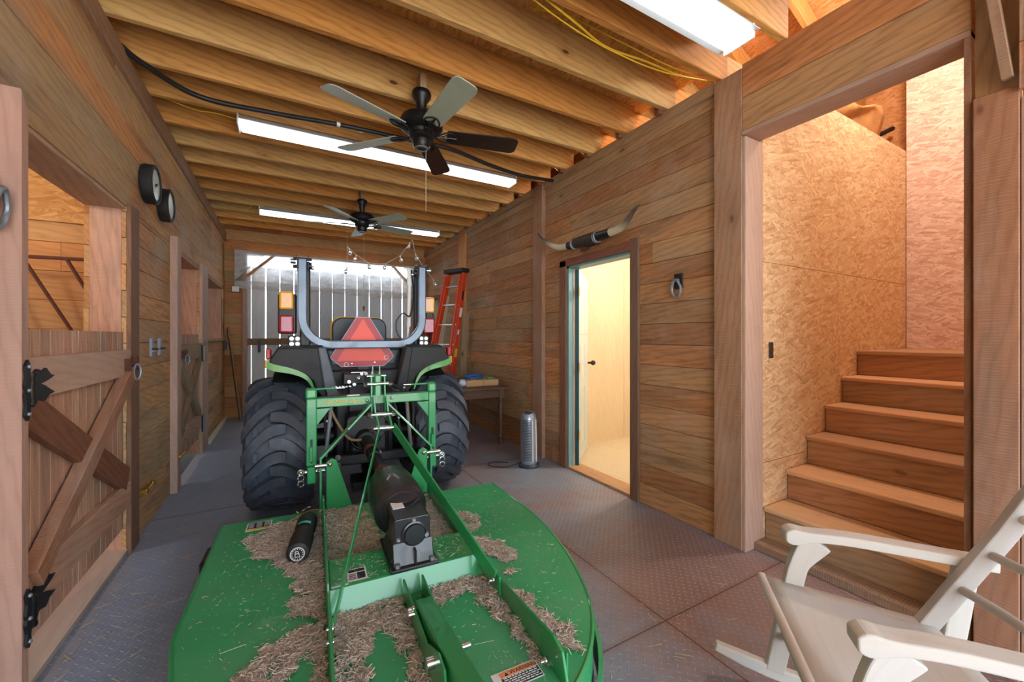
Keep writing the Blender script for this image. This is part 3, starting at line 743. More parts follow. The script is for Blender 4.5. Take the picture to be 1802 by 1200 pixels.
# ---- roof over the loft
def roof_z(x): return 5.65 - .415 * abs(x - .8)
mb = MB()
for sgn, xe in ((1, 5.6), (-1, -4.2)):
    for j in range(9):
        y0 = -2.7 + j * 1.22; 
        for t0, t1 in ((0, .5), (.5, 1)):
            xa, xb = .8 + (xe - .8) * t0, .8 + (xe - .8) * t1
            vs = []
            for th in (0, .015):
                for (xx, yy) in ((xa, y0), (xb, y0), (xb, y0 + 1.216), (xa, y0 + 1.216)): vs.append((xx, yy, roof_z(xx) + th))
            mb.add(vs, [(0, 1, 2, 3), (7, 6, 5, 4), (0, 4, 5, 1), (1, 5, 6, 2), (2, 6, 7, 3), (3, 7, 4, 0)], [(v[1], v[0], v[2]) for v in vs])
rf = struct(mb.build('roof', 'roofwood'))
for k in range(17):
    y = -2.4 + .61 * k
    for xe in (5.5, -4.1):
        mb = MB(); mb.bar((.8, y, roof_z(.8) - .11), (xe, y, roof_z(xe) - .11), .04, .19); mb.build('rafter', 'joist', rf)
mb = MB(); mb.box(5.28, 5.30, -2.6, 8.2, 0, 3.9); mb.box(-3.95, -3.93, -2.6, 8.2, 2.9, 3.8); mb.build('eave_wall', 'roofwood', rf)
mb = MB(); mb.prism([(-4, 2.9), (5.3, 2.9), (5.3, 3.85), (.8, 5.7), (-4, 3.7)], YB + .03, YB + .05, 'XZ'); mb.prism([(-4, 2.9), (5.3, 2.9), (5.3, 3.85), (.8, 5.7), (-4, 3.7)], -2.65, -2.62, 'XZ'); mb.build('gable_boards', 'roofwood', rf)
# front wall of the barn, big doorway open behind the camera
mb = MB(); planks(mb, 'Y', -2.66, -2.62, -4, XL, 0, 3.2, .2); planks(mb, 'Y', -2.66, -2.62, XR, 5.3, 0, 3.2, .2); planks(mb, 'Y', -2.66, -2.62, XL, XR, 2.84, 3.2, .2)
struct(mb.build('wall_front', 'cedar'))
# torn paper-faced insulation hanging over the stairwell
vs, fs = [], []
for i in range(13):
    for j in range(7):
        u, v = i / 12, j / 6
        vs.append((3.62 + .95 * u, 1.50 + .10 * v + .04 * math.sin(u * 6), 3.26 - .22 * v + .05 * math.sin(u * 9 + v * 4) - .08 * u * u))
for i in range(12):
    for j in range(6): fs.append((i * 7 + j, i * 7 + j + 1, (i + 1) * 7 + j + 1, (i + 1) * 7 + j))
kp = MB().add(vs, fs, smooth=True).build('insulation_batt', 'kraft'); kp.modifiers.new('thick', 'SOLIDIFY').thickness = .02
tag(kp, 'torn brown paper-faced insulation batt hanging from the rafters above the stairwell', 'insulation')
# ================================================================== TRACTOR, HITCH AND MOWER
MA, MO = R(-3.5), Vector((0.48, 2.0, 0))
def mroot(name, lx, ly, z=0.0):
    p = Matrix.Rotation(MA, 3, 'Z') @ Vector((lx, ly, 0)) + MO
    return empty(name, (p.x, p.y, z), MA), (-lx, -ly, -z)
tr, to = mroot('tractor', 0, 1.52); tag(tr, 'green and black compact tractor seen from behind with folded roll bar and orange triangle', 'tractor')
def T(mb, name, mat, bevel=0.0, seg=1, parent=None): return mb.build(name, mat, parent or tr, to if parent is None else None, bevel, seg)

def tyre(cx, cy, cz, Ro, hw, nl, rim, lugh=.044):
    """R4 tyre: carcass of revolution and two rows of curved lugs"""
    mb = MB(); b = Ro - lugh
    prof = [(rim, -hw * .72), (rim + .03, -hw * .88), (rim + (b - rim) * .45, -hw * 1.0), (b - .05, -hw * .98), (b - .018, -hw * .88), (b - .004, -hw * .5), (b, 0), (b - .004, hw * .5), (b - .018, hw * .88), (b - .05, hw * .98), (rim + (b - rim) * .45, hw), (rim + .03, hw * .88), (rim, hw * .72)]
    mb.lathe(prof, (cx, cy, cz), (1, 0, 0), 64, closed=True, rnd=.3)
    pitch = 2 * math.pi / nl
    for s in (-1, 1):
        for k in range(nl):
            a0 = k * pitch + (pitch / 2 if s > 0 else 0)
            n = 8; vs = []
            for i in range(n + 1):
                t = i / n; x = s * hw * (1.0 - 1.22 * t)          # from shoulder to past the centre
                ax_ = abs(x) / hw if s * x > 0 else 0
                a = a0 - .42 * ax_ ** 1.8
                wa = (.036 + .008 * ax_) / Ro * (1 if t < .95 else .8)
                ro = Ro - .030 * ax_ ** 3
                ri = b - .03
                if i == 0: ro -= .02
                for (rr, da) in ((ri, -wa * 1.10), (ro, -wa), (ro, wa), (ri, wa * 1.10)):
                    # angle measured upward from the rear of the tyre
                    vs.append((cx + x, cy - rr * math.cos(a + da), cz + rr * math.sin(a + da)))
            if True:  # shoulder tail running down the sidewall
                pass
            fs = []
            for i in range(n):
                for q in range(3): fs.append((i * 4 + q, i * 4 + q + 1, (i + 1) * 4 + q + 1, (i + 1) * 4 + q))
            fs += [(0, 3, 2, 1), (n * 4, n * 4 + 1, n * 4 + 2, n * 4 + 3)]
            mb.add(vs, fs, rnd=.3)
            # bars between the lug root and its neighbour
            a = a0 + pitch * .5; x = s * hw * .62
            vs = [];
            for xx in (x - .012, x + .012):
                for da in (-pitch * .18, pitch * .18):
                    for rr in (b - .01, b + .008):
                        aa = a - .42 * .62 ** 1.8 + da; vs.append((cx + xx, cy - rr * math.cos(aa), cz + rr * math.sin(aa)))
            mb.add(vs, [(0, 1, 3, 2), (4, 6, 7, 5), (0, 4, 5, 1), (2, 3, 7, 6), (0, 2, 6, 4), (1, 5, 7, 3)], rnd=.3)
    return mb
for s in (-1, 1):
    cx = s * .567 - .008
    w = tyre(cx, 1.515, .487, .487, .212, 17, .27)
    wo_ = T(w, 'rear_tyre', 'rubber')
    mb = MB(); mb.lathe([(.27, -.15), (.285, -.16), (.27, -.12), (.23, -.05), (.10, -.03), (.10, .02), (.23, .03), (.27, .12), (.285, .16), (.27, .15)], (cx, 1.515, .487), (s, 0, 0), 40)
    T(mb, 'wheel_rim', 'yellow')
    mb = MB(); mb.cyl((s * .2, 1.515, .487), (cx, 1.515, .487), .07, n=20)
    T(mb, 'axle_tube', 'black')
    cx = s * .52
    T(tyre(cx, 3.22, .325, .325, .125, 15, .17, .018), 'front_tyre', 'rubber')
    mb = MB(); mb.lathe([(.17, -.09), (.18, -.1), (.15, -.03), (.06, -.02), (.06, .03), (.15, .04), (.18, .1), (.17, .09)], (cx, 3.22, .325), (s, 0, 0), 32); T(mb, 'wheel_rim', 'yellow')
T(MB().bar((-.45, 3.22, .33), (.45, 3.22, .33), .10, .10), 'front_axle', 'black')
# fenders
for s in (-1, 1):
    P_ = [(s * a, b) for a, b in ((.635, 1.115), (.585, 1.200), (.30, 1.205), (.272, .80), (.345, .885), (.365, .955), (.41, 1.00), (.50, 1.03), (.64, 1.06))]
    mb = MB(); n = len(P_)
    secs = [(1.20, 0.0), (1.26, .012), (1.6, .02), (1.85, -.01), (2.0, -.10), (2.08, -.25)]
    vs = []
    for (y, dz) in secs: vs += [(x, y, z + dz) for x, z in P_]
    fs = [tuple(range(n)), tuple(range((len(secs) - 1) * n, len(secs) * n))]
    for i in range(len(secs) - 1):
        for k in range(n): fs.append((i * n + k, i * n + (k + 1) % n, (i + 1) * n + (k + 1) % n, (i + 1) * n + k))
    mb.add(vs, fs); T(mb, 'fender', 'black_plastic', .012, 2)
    # green lip curling over the tyre
    up = bez([(s * a, 0, b) for a, b in ((.648, 1.112), (.60, 1.088), (.50, 1.058), (.42, 1.018), (.375, .965), (.345, .87))], 4)
    lo = bez([(s * a, 0, b) for a, b in ((.648, 1.062), (.60, 1.040), (.50, 1.018), (.425, .985), (.385, .94), (.352, .868))], 4)
    poly = [(p.x, p.z) for p in up] + [(p.x, p.z) for p in lo][::-1]
    mb = MB(); n = len(poly); vs = []
    sec2 = [(1.185, 0.0), (1.6, .022), (1.85, -.008), (2.0, -.10), (2.085, -.25)]
    for (y, dz) in sec2: vs += [(x * 1.004, y, z + dz) for x, z in poly]
    k_ = len(up); fs = []
    for q in (0, len(sec2) - 1):
        for i in range(k_ - 1): fs.append((q * n + i, q * n + i + 1, q * n + n - 2 - i, q * n + n - 1 - i))
    for i in range(len(sec2) - 1):
        for k in range(n): fs.append((i * n + k, i * n + (k + 1) % n, (i + 1) * n + (k + 1) % n, (i + 1) * n + k))
    mb.add(vs, fs, smooth=True); T(mb, 'green_fender_lip', 'green_body')
    # liner arc above the tyre
    mb = MB(); vs = []; n = 14
    for i in range(n + 1):
        a = R(62 + 118 * i / n); rr = .535
        for xx in (.30, .625): vs.append((s * xx, 1.515 - rr * math.cos(a), .487 + rr * math.sin(a)))
    mb.add(vs, [(2 * i, 2 * i + 1, 2 * i + 3, 2 * i + 2) for i in range(n)], smooth=True); T(mb, 'fender_liner', 'black')
    T(MB().box(s * .628, s * .658, 1.20, 1.26, 1.125, 1.20), 'side_reflector', 'redlens', .008, 2)
    T(MB().box(s * .642, s * .662, 1.19, 1.22, 1.065, 1.12), 'side_marker', 'amber', .004)
    # rear body pillar, grey
    mb = MB(); mb.prism([(s * .335, 1.20), (s * .285, 1.205), (s * .20, .86), (s * .25, .80), (s * .295, .92)], 1.16, 1.30, 'XZ'); T(mb, 'rear_pillar', 'black_plastic' if s > 0 else 'grey_plastic', .01, 2)
    T(MB().prism([(s * .27, 1.17), (s * .17, 1.17), (s * .13, 1.06), (s * .235, 1.06)], 1.39, 1.43, 'XZ'), 'grey_panel', 'grey_plastic', .008, 2)
    # roll bar post, hinge, lamps
    mb = MB(); mb.box(s * .385, s * .455, 1.345, 1.395, .95, 1.84); T(mb, 'rollbar_post', 'black', .01, 2)
    mb = MB(); mb.box(s * .395, s * .40, 1.27, 1.39, 1.77, 1.875); mb.box(s * .468, s * .473, 1.27, 1.39, 1.77, 1.875); mb.cyl((s * .375, 1.30, 1.845), (s * .495, 1.30, 1.845), .011); mb.cyl((s * .37, 1.37, 1.80), (s * .50, 1.37, 1.80), .013)
    mb.cyl((s * .375, 1.31, 1.80), (s * .40, 1.31, 1.80), .025)
    T(mb, 'hinge_bracket', 'black')
    mb = MB(); mb.cyl((s * .48, 1.32, 1.83), (s * .515, 1.32, 1.83), .020); mb.cyl((s * .36, 1.33, 1.79), (s * .385, 1.33, 1.79), .014); mb.build_each('hinge_pin', 'chrome', tr, to)
    ls = T(MB().box(s * .475, s * (.595 if s < 0 else .545), 1.325, 1.355, 1.30, 1.59), 'lamp_bracket', 'black', .01)
    x0, x1 = (s * .585, s * .493) if s < 0 else (s * .450, s * .545)
    T(MB().box(x0, x1, 1.285, 1.335, 1.475, 1.605), 'indicator_lens', 'amber', .014, 3)
    T(MB().box(x0, x1, 1.285, 1.335, 1.305, 1.435), 'tail_lamp', 'redlens', .014, 3)
    xc = s * .487 if s < 0 else .452
    wl_ = T(MB().box(xc - .042, xc + .042, 1.29, 1.345, 1.205, 1.287), 'work_lamp', 'black', .006, 2)
    for q in range(4): MB().lathe([(.002, 0), (.015, .0), (.013, .004), (.002, .005)], (xc + (-.019 if q % 2 else .019), 1.289, 1.246 + (-.019 if q < 2 else .019)), (0, -1, 0), 14).build('led_lens', 'led', wl_)
    T(MB().bar((xc, 1.34, 1.24), (s * .42, 1.37, 1.20), .02, .02), 'lamp_stalk', 'black')
# white gas strut beside the right post
mb = MB(); mb.cyl((.352, 1.36, 1.80), (.345, 1.37, 1.36), .016); mb.cyl((.345, 1.37, 1.40), (.335, 1.38, 1.18), .010); mb.box(.330, .372, 1.345, 1.365, 1.70, 1.84); T(mb, 'gas_strut', 'label_white')
T(MB().tube(bez([(.36, 1.33, 1.83), (.375, 1.33, 1.62), (.35, 1.33, 1.45), (.29, 1.33, 1.47), (.24, 1.34, 1.40), (.25, 1.34, 1.30), (.32, 1.34, 1.24), (.39, 1.34, 1.28)], 6), .006, 8), 'cable', 'black')
# folded roll bar hoop
q = .437; pts = [(-q, 1.30, 1.845), (-q, 1.30, 1.62), (-q, 1.30, 1.42)]
for i in range(1, 9):
    a = R(90 * i / 9); pts.append((-q + .20 * (1 - math.cos(a)), 1.30, 1.42 - .20 * math.sin(a)))
pts += [(-.237, 1.30, 1.22), (.237, 1.30, 1.22)]
for i in range(1, 9):
    a = R(90 * i / 9); pts.append((.237 + .20 * math.sin(a), 1.30, 1.42 - .20 * math.cos(a)))
pts += [(q, 1.30, 1.42), (q, 1.30, 1.62), (q, 1.30, 1.845)]
hw = .031; vs, fs = [], []
for i, p in enumerate(pts):
    a = Vector(pts[max(i - 1, 0)]); b = Vector(pts[min(i + 1, len(pts) - 1)]); t = (b - a).normalized(); u = t.cross(Vector((0, 1, 0)))
    c = .008
    for (e, g) in ((-hw, -hw + c), (-hw + c, -hw), (hw - c, -hw), (hw, -hw + c), (hw, hw - c), (hw - c, hw), (-hw + c, hw), (-hw, hw - c)): vs.append(Vector(p) + u * e + Vector((0, g * .8, 0)))
N = len(pts)
for i in range(N - 1):
    for k in range(8): fs.append((i * 8 + k, i * 8 + (k + 1) % 8, (i + 1) * 8 + (k + 1) % 8, (i + 1) * 8 + k))
fs += [tuple(range(8)), tuple(range((N - 1) * 8, N * 8))]
mb = MB(); mb.add(vs, fs, smooth=True); T(mb, 'rollbar_hoop', 'rops')
# slow-moving-vehicle triangle
def ngon(mb, poly, y0, y1): mb.prism(poly, y0, y1, 'XZ')
cxs = -.013
OUT = [(-.062, 1.432), (.036, 1.432), (.196, 1.165), (.225, 1.118), (.145, 1.045), (-.170, 1.045), (-.250, 1.118), (-.222, 1.165)]
sg = T(MB().prism(OUT, 1.368, 1.372, 'XZ'), 'warning_triangle', 'red_refl', .001)
tri = [(-.013, 1.424), (-.160, 1.165), (-.205, 1.088), (.180, 1.088), (.136, 1.165)]
MB().prism(tri, 1.3655, 1.368, 'XZ').build('orange_field', 'orange_refl', sg)
mb = MB()
for a, b in zip(OUT, OUT[1:] + OUT[:1]): mb.bar((a[0], 1.367, a[1]), (b[0], 1.367, b[1]), .004, .006, up=(0, 1, 0))
mb.build('silver_rim', 'steel', sg)
mb = MB()
for x, z in ((-.01, 1.235), (.075, 1.075), (-.095, 1.070)): mb.lathe([(.001, 0), (.006, 0), (.004, .004), (.001, .004)], (x, 1.365, z), (0, -1, 0), 10)
mb.build_each('bolt', 'chrome', sg)
mb = MB()
for x, z, r in ((-.135, 1.062, .014), (.165, 1.112, .014)): mb.lathe([(r, 0), (r + .004, 0), (r + .004, .001), (r, .001)], (x, 1.364, z), (0, -1, 0), 18, closed=True)
mb.build_each('worn_mark', 'label_white', sg)
T(MB().box(-.05, .03, 1.375, 1.40, .98, 1.25), 'sign_bracket', 'black')
# seat
mb = MB()
def rrect(x0, x1, z0, z1, r, n=6):
    out = []
    for (cx, cz, a0) in ((x1 - r, z1 - r, 0), (x0 + r, z1 - r, 90), (x0 + r, z0 + r, 180), (x1 - r, z0 + r, 270)):
        for i in range(n + 1): a = R(a0 + 90 * i / n); out.append((cx + r * math.cos(a), cz + r * math.sin(a)))
    return out
T(MB().prism(rrect(-.235, .225, 1.16, 1.455, .09), 1.77, 1.84, 'XZ'), 'seat_back', 'yellow', .02, 3)
T(MB().prism(rrect(-.225, .225, 1.165, 1.445, .085), 1.745, 1.775, 'XZ'), 'seat_shell', 'seatblack', .012, 3)
T(MB().prism(rrect(-.235, .235, 1.82, 2.22, .08), 1.02, 1.13, 'XY'), 'seat_cushion', 'yellow', .03, 3)
# body between the wheels
mb = MB(); mb.box(-.30, .30, 1.27, 2.9, .80, 1.02); mb.prism([(1.42, 1.19), (1.40, .84), (1.72, .80), (1.72, 1.16)], -.29, .29, 'YZ'); T(mb, 'rear_body', 'black_plastic', .01, 2)
mb = MB(); mb.box(-.52, .52, 2.05, 2.75, .50, .54); T(mb, 'footboard', 'black')
mb = MB(); mb.prism([(2.55, .6), (2.55, 1.14), (2.75, 1.20), (3.3, 1.16), (3.85, 1.00), (3.92, .62)], -.27, .27, 'YZ'); T(mb, 'hood', 'green_body', .04, 3)
mb = MB(); mb.box(-.22, .22, 3.86, 3.935, .62, .95); T(mb, 'grille', 'black_plastic', .01)
mb = MB(); mb.box(-.16, .16, 1.20, 3.6, .32, .62); mb.box(-.13, .13, 1.08, 1.3, .36, .60); mb.box(-.22, .22, 1.3, 1.7, .30, .82); T(mb, 'transmission', 'black', .02, 2)
mb = MB(); mb.cyl((0, 2.35, 1.15), (0, 2.55, 1.0), .02); mb.tube([(.17 * math.cos(a), 2.35 - .06 * math.sin(a), 1.17 + .16 * math.sin(a)) for a in [R(20 * i) for i in range(18)]], .014, 8, True); T(mb, 'steering_wheel', 'black')
mb = MB()
for s in (-1, 1): mb.box(s * .20, s * .235, 3.88, 3.93, .84, .90)
mb.build_each('headlamp', 'label_white', tr, to)
# rear linkage
for s in (-1, 1):
    T(MB().bar((s * .20, 1.45, .38), (s * .345, .80, .455), .022, .065), 'lower_link', 'black', .004)
mb = MB()
for s in (-1, 1): mb.box(s * .14, s * .26, 1.00, 1.10, .39, .43)
mb.box(-.20, .20, 1.02, 1.07, .38, .44); mb.box(-.30, -.02, .98, 1.03, .40, .46); mb.box(.03, .33, .97, 1.02, .40, .46)
mb.build_each('link_bracket', 'black', tr, to, 1, .004)
mb = MB()
for s in (-1, 1):
    mb.bar((s * .17, 1.30, .86), (s * .25, 1.00, .84), .03, .05); mb.cyl((s * .25, 1.0, .84), (s * .29, 1.02, .45), .013)
mb.build_each('lift_arm', 'steel', tr, to, per=2)
mb = MB(); mb.cyl((.02, 1.25, .78), (.01, .80, .985), .018, n=14); mb.cyl((.015, 1.08, .865), (.012, .92, .93), .026, n=12); T(mb, 'top_link', 'black')
mb = MB(); mb.box(-.17, -.02, 1.14, 1.30, .93, 1.01); mb.box(-.13, .10, 1.18, 1.3, .70, .93); T(mb, 'hydraulic_block', 'black', .006)
mb = MB()
for x, z in ((-.135, .955), (-.10, .935), (-.05, 1.01), (-.02, 1.01)): mb.cyl((x, 1.15, z), (x, 1.09, z), .012)
mb.cyl((-.12, 1.10, 1.02), (-.02, 1.10, 1.02), .006)
for i in range(6): mb.cyl((-.25 + i * .022, 1.05, .925 + .004 * (i % 2)), (-.235 + i * .022, 1.05, .925), .009)
for x, z in ((-.215, .46), (-.215, .41), (.05, .46)): mb.cyl((x, .97, z), (x, .95, z), .018)
for x, z in ((-.28, .70), (-.235, .72), (-.27, .60), (.20, .68), (.30, .60), (.24, .90), (.22, .86)): mb.sphere((x, 1.02, z), .012, 6)
mb.build_each('bolt', 'chrome', tr, to)
mb = MB(); mb.lathe([(.04, -.02), (.12, 0), (.115, .06), (.10, .08), (.07, .02)], (-.03, 1.12, .575), (0, -1, 0), 24); mb.prism(rrect(-.16, .10, .56, .73, .05), .98, 1.14, 'XZ'); T(mb, 'pto_guard', 'black', .006)
mb = MB(); mb.box(-.035, .035, .80, 1.3, .26, .30); mb.box(-.12, .12, .98, 1.2, .20, .26); T(mb, 'drawbar', 'black', .004)
mb = MB(); mb.tube(bez([(-.27, 1.04, .88), (-.255, 1.0, .78), (-.20, .96, .66), (-.14, .92, .585), (-.06, .90, .575), (.0, .90, .56)], 8), .0085, 6); T(mb, 'check_chain', 'oldboard')
for k, pts in enumerate(([(-.27, 1.12, .86), (-.29, 1.05, .70), (-.28, 1.02, .52)], [(.14, 1.2, .9), (.19, 1.08, .74), (.22, 1.04, .55), (.26, 1.02, .45)], [(.10, 1.2, .95), (.16, 1.05, .93), (.30, 1.05, .80), (.31, 1.05, .6)])):
    T(MB().tube(bez(pts, 8), .011, 8), 'hose', 'hose')

# ---- quick hitch
qh, qo = mroot('quick_hitch', 0, .72); tag(qh, 'green inverted-U quick hitch frame with yellow lettering between tractor and mower', 'hitch')
def Q(mb, name, mat, bevel=0.0, seg=1): return mb.build(name, mat, qh, qo, bevel, seg)
for s in (-1, 1):
    xo, xi = (s * .402, s * .345) if s < 0 else (.390, .338)
    Q(MB().box(xi, xo, .69, .775, .50 if s < 0 else .46, .905), 'post', 'green_clean', .006, 2)
    Q(MB().box(xi + s * .004, xo - s * .004, .66, .76, .40, .50), 'hook', 'green_clean', .01, 2)
    Q(MB().box(xi - s * .002, xo + s * .006, .70, .77, .902, .965), 'top_lug', 'green_clean', .012, 2)
    mb = MB(); mb.prism([(xi, .84), (xi, .74), (xi - s * .075, .84)], .70, .705, 'XZ'); Q(mb, 'gusset', 'green_clean')
    mb = MB(); mb.box((xi + xo) / 2 - .006, (xi + xo) / 2 + .006, .682, .690, .52, .66); Q(mb, 'slot', 'black')
    mb = MB(); mb.box((xi + xo) / 2 - .012, (xi + xo) / 2 + .006, .668, .684, .53, .62); Q(mb, 'latch_lever', 'green_clean', .003)
    mb = MB(); mb.cyl((xi, .73, .957), (xi - s * .11, .73, .957), .006); Q(mb, 'release_rod', 'green_clean')
    Q(MB().cyl((xi - s * .10, .73, .957), (xi - s * .16, .73, .957), .005), 'rod_tip', 'chrome')
    mb = MB(); x = s * .43; mb.cyl((s * .30, .70, .465), (s * .435, .70, .465), .013); mb.sphere((x, .69, .47), .015, 8); mb.sphere((s * .33, .69, .463), .015, 8)
    for k in range(3): mb.tube([(x + .018 * math.cos(a), .685 - k * .004, .47 - k * .032 + .018 * math.sin(a)) for a in [R(45 * i) for i in range(8)]], .004, 6, True)
    Q(mb, 'hitch_pin', 'chrome')
br = MB().box(-.402, .390, .70, .77, .845, .905).build('top_bar', 'green_clean', qh, qo, .006, 2)
mb = MB(); mb.box(-.335, .33, .715, .765, .905, .909); Q(mb, 'warning_strip', 'black')
Q(MB().box(-.175, -.10, .705, .735, .906, .912), 'white_sticker', 'label_white')
text('lettering', 'JOHN DEERE', .034, 'label_yellow', br, (-.310, .698, .864), (R(90), 0, 0), .15, .0008, sx=.68)
text('lettering', 'iMatch', .038, 'label_yellow', br, (-.170, .698, .863), (R(90), 0, 0), .35, .0008, sx=.85)
for xx in (-.030, .052):
    Q(MB().bar((xx, .69, .76), (xx, .72, 1.02), .010, .05, up=(0, 1, 0)), 'centre_plate', 'green_clean', .002)
for xx in (-.012, .032):
    Q(MB().bar((xx, .78, .84), (xx, .80, 1.085), .006, .045, up=(0, 1, 0)), 'top_ear', 'green_clean')
Q(MB().box(-.012, .034, .70, .77, .86, 1.035), 'centre_hook', 'green_clean', .01, 2)
mb = MB(); mb.cyl((-.055, .70, .975), (.085, .70, .975), .012); mb.cyl((-.05, .77, 1.02), (.07, .77, 1.02), .010); mb.cyl((-.075, .70, .975), (-.055, .70, .975), .02, n=6); mb.cyl((.075, .70, .975), (.10, .70, .975), .018, n=6); mb.sphere((-.10, .76, 1.01), .016, 8); mb.sphere((-.058, .69, .875), .010, 8); mb.sphere((.095, .69, .88), .010, 8)
mb.build_each('cross_pin', 'chrome', qh, qo)

# ---- rotary mower
mw, mo_ = mroot('rotary_mower', 0, -.25); tag(mw, 'green rotary mower deck covered with dry clippings, filling the bottom foreground', 'mower')
def G(mb, name, mat, bevel=0.0, seg=1): return mb.build(name, mat, mw, mo_, bevel, seg)
half = [(.745, .545), (.765, .10), (.757, -.12), (.735, -.28), (.705, -.43), (.655, -.60), (.585, -.77), (.49, -.91), (.37, -1.02), (.22, -1.10), (.0, -1.13)]
ctr = -.025; DZ = .27
left = [(-.80, .60), (-.795, .10), (-.787, -.12), (-.780, -.33), (-.735, -.52), (-.67, -.70), (-.58, -.84), (-.47, -.96), (-.33, -1.05), (-.17, -1.11)]
rt = [(p.x, p.y) for p in bez([(a, b, 0) for a, b in half[1:]], 4)]
lf = [(p.x, p.y) for p in bez([(a, b, 0) for a, b in left[3:]], 4)]
OUTL = [(.745, .545)] + rt[:-1] + [(0, -1.13)] + lf[::-1] + [(-.80, .60)]
G(MB().prism(OUTL, DZ - .006, DZ, 'XY'), 'deck', 'green', .003)
mb = MB(); n = len(OUTL)
vs = [(x, y, DZ - .003) for x, y in OUTL] + [(x * 1.004, y * 1.004, .06) for x, y in OUTL] + [(x * .985, y * .985, .06) for x, y in OUTL] + [(x * .985, y * .985, DZ - .003) for x, y in OUTL]
fs = []
for k in range(n - 1):
    for q in range(3): fs.append((q * n + k, q * n + k + 1, (q + 1) * n + k + 1, (q + 1) * n + k))
mb.add(vs, fs); G(mb, 'skirt', 'green')
G(MB().tube([(x, y, DZ - .004) for x, y in OUTL], .008, 8), 'rolled_edge', 'green_clean')
pt = [(x * 1.03 + .01, y * 1.03) for x, y in rt[18:]]
mb = MB(); n = len(pt); vs = [(x, y, .155) for x, y in pt] + [(x * 1.0, y, .03) for x, y in pt] + [(x * .985, y * .985, .03) for x, y in pt] + [(x * .985, y * .985, .155) for x, y in pt]; fs = []
for k in range(n - 1):
    for q in range(4): fs.append((q * n + k, q * n + k + 1, ((q + 1) % 4) * n + k + 1, ((q + 1) % 4) * n + k))
fs += [(0, n, 2 * n, 3 * n), (n - 1, 2 * n - 1, 3 * n - 1, 4 * n - 1)]
mb.add(vs, fs); G(mb, 'rear_guard_band', 'green')
mb = MB(); n_ = 26
mb.box(-.79, .735, .54, .56, .05, .2); G(mb, 'front_flap', 'black')
mb = MB(); mb.box(-.87, -.80, .44, .62, .03, .16); G(mb, 'skid_shoe', 'black', .01)
# rails along the deck
G(MB().box(-.318, -.308, -1.05, .52, DZ, .375), 'side_rail', 'green_clean', .002)
G(MB().box(.283, .293, -.60, .50, DZ, .350), 'side_rail', 'green_clean', .002)
mb = MB(); mb.prism([(-.56, DZ), (-.56, .335), (-.98, .375), (-1.03, .36), (-1.06, DZ)], .290, .300, 'YZ'); G(mb, 'side_rail', 'green_clean', .002)
G(MB().box(.300, .306, -1.04, -.98, DZ, .36), 'rail_end', 'green_clean')
mb = MB(); mb.prism([(-.17, DZ), (-.17, .345), (-.39, .345), (-.425, DZ)], -.306, .283, 'YZ'); G(mb, 'cross_channel', 'green_clean', .004, 2)
mb = MB(); mb.prism([(-.392, .343), (-.427, DZ + .002), (-.430, DZ + .002), (-.396, .345)], -.306, .283, 'YZ'); G(mb, 'channel_face', 'green_clean')
# lugs at the front
for s, xa in ((-1, -.295), (1, .30)):
    mb = MB(); mb.prism([(xa, .545), (xa + .03 * -s, .565), (xa + .055 * -s, .55), (xa + .14 * -s, DZ), (xa, DZ)], .575, .583, 'XZ'); G(mb, 'hitch_lug', 'green_clean', .002)
    lx = s * .325 + (.0 if s < 0 else .003)
    mb = MB(); mb.bar((lx, .60, DZ), (lx, .61, .575), .012, .05, up=(0, 1, 0)); mb.bar((lx, .61, .565), (s * .048 + .01, .64, .86), .012, .055, up=(0, 1, 0)); G(mb, 'a_frame_leg', 'green_clean', .002)
    mb = MB(); mb.cyl((lx - .03, .59, .525), (lx + .03 * 2, .59, .525), .014); mb.sphere((lx + .05 * -s, .58, .53), .016, 8); G(mb, 'lug_bolt', 'chrome')
G(MB().bar((-.175, .605, .72), (-.27, .605, .61), .006, .045, up=(0, 1, 0)), 'decal', 'black')
# mast plates, toggle links and rear braces
for dx in (-.018, .058):
    mb = MB(); mb.bar((dx - .006, .64, .90), (dx + .002, .62, .795), .010, .045, up=(0, 1, 0)); mb.bar((dx + .002, .62, .80), (dx + .020, .58, .715), .010, .045, up=(0, 1, 0)); G(mb, 'toggle_link', 'green_clean', .002)
mb = MB(); mb.cyl((-.055, .60, .795), (.09, .60, .795), .011); mb.cyl((-.04, .57, .715), (.105, .57, .715), .011); mb.cyl((-.02, .57, .715), (.075, .57, .715), .018, n=14); mb.cyl((-.02, .60, .795), (.065, .60, .795), .014, n=14)
for x, y, z in ((-.055, .60, .795), (.09, .60, .795), (-.045, .57, .715)): mb.cyl((x - .012, y, z), (x + .012, y, z), .019, n=6)
mb.build_each('toggle_pin', 'chrome', mw, mo_)
G(MB().bar((.002, .57, .715), (-.303, -.60, .345), .030, .007, up=(0, 1, .3)), 'rear_brace', 'green_clean', .001)
mb = MB(); mb.bar((.088, .57, .715), (.278, -.57, .335), .009, .055, up=(.1, 0, 1)); G(mb, 'rear_brace', 'green_clean', .001)
mb = MB()
for x, y, z in ((.27, -.575, .33), (-.305, -.60, .34), (-.05, -.62, .34), (.045, -.90, .33), (-.305, -.62, .31), (.055, -.86, .34), (.272, -.97, .30)): mb.sphere((x, y, z), .010, 8); mb.cyl((x - .018, y, z), (x + .008, y, z), .006)
mb.build_each('bolt', 'chrome', mw, mo_, per=2)
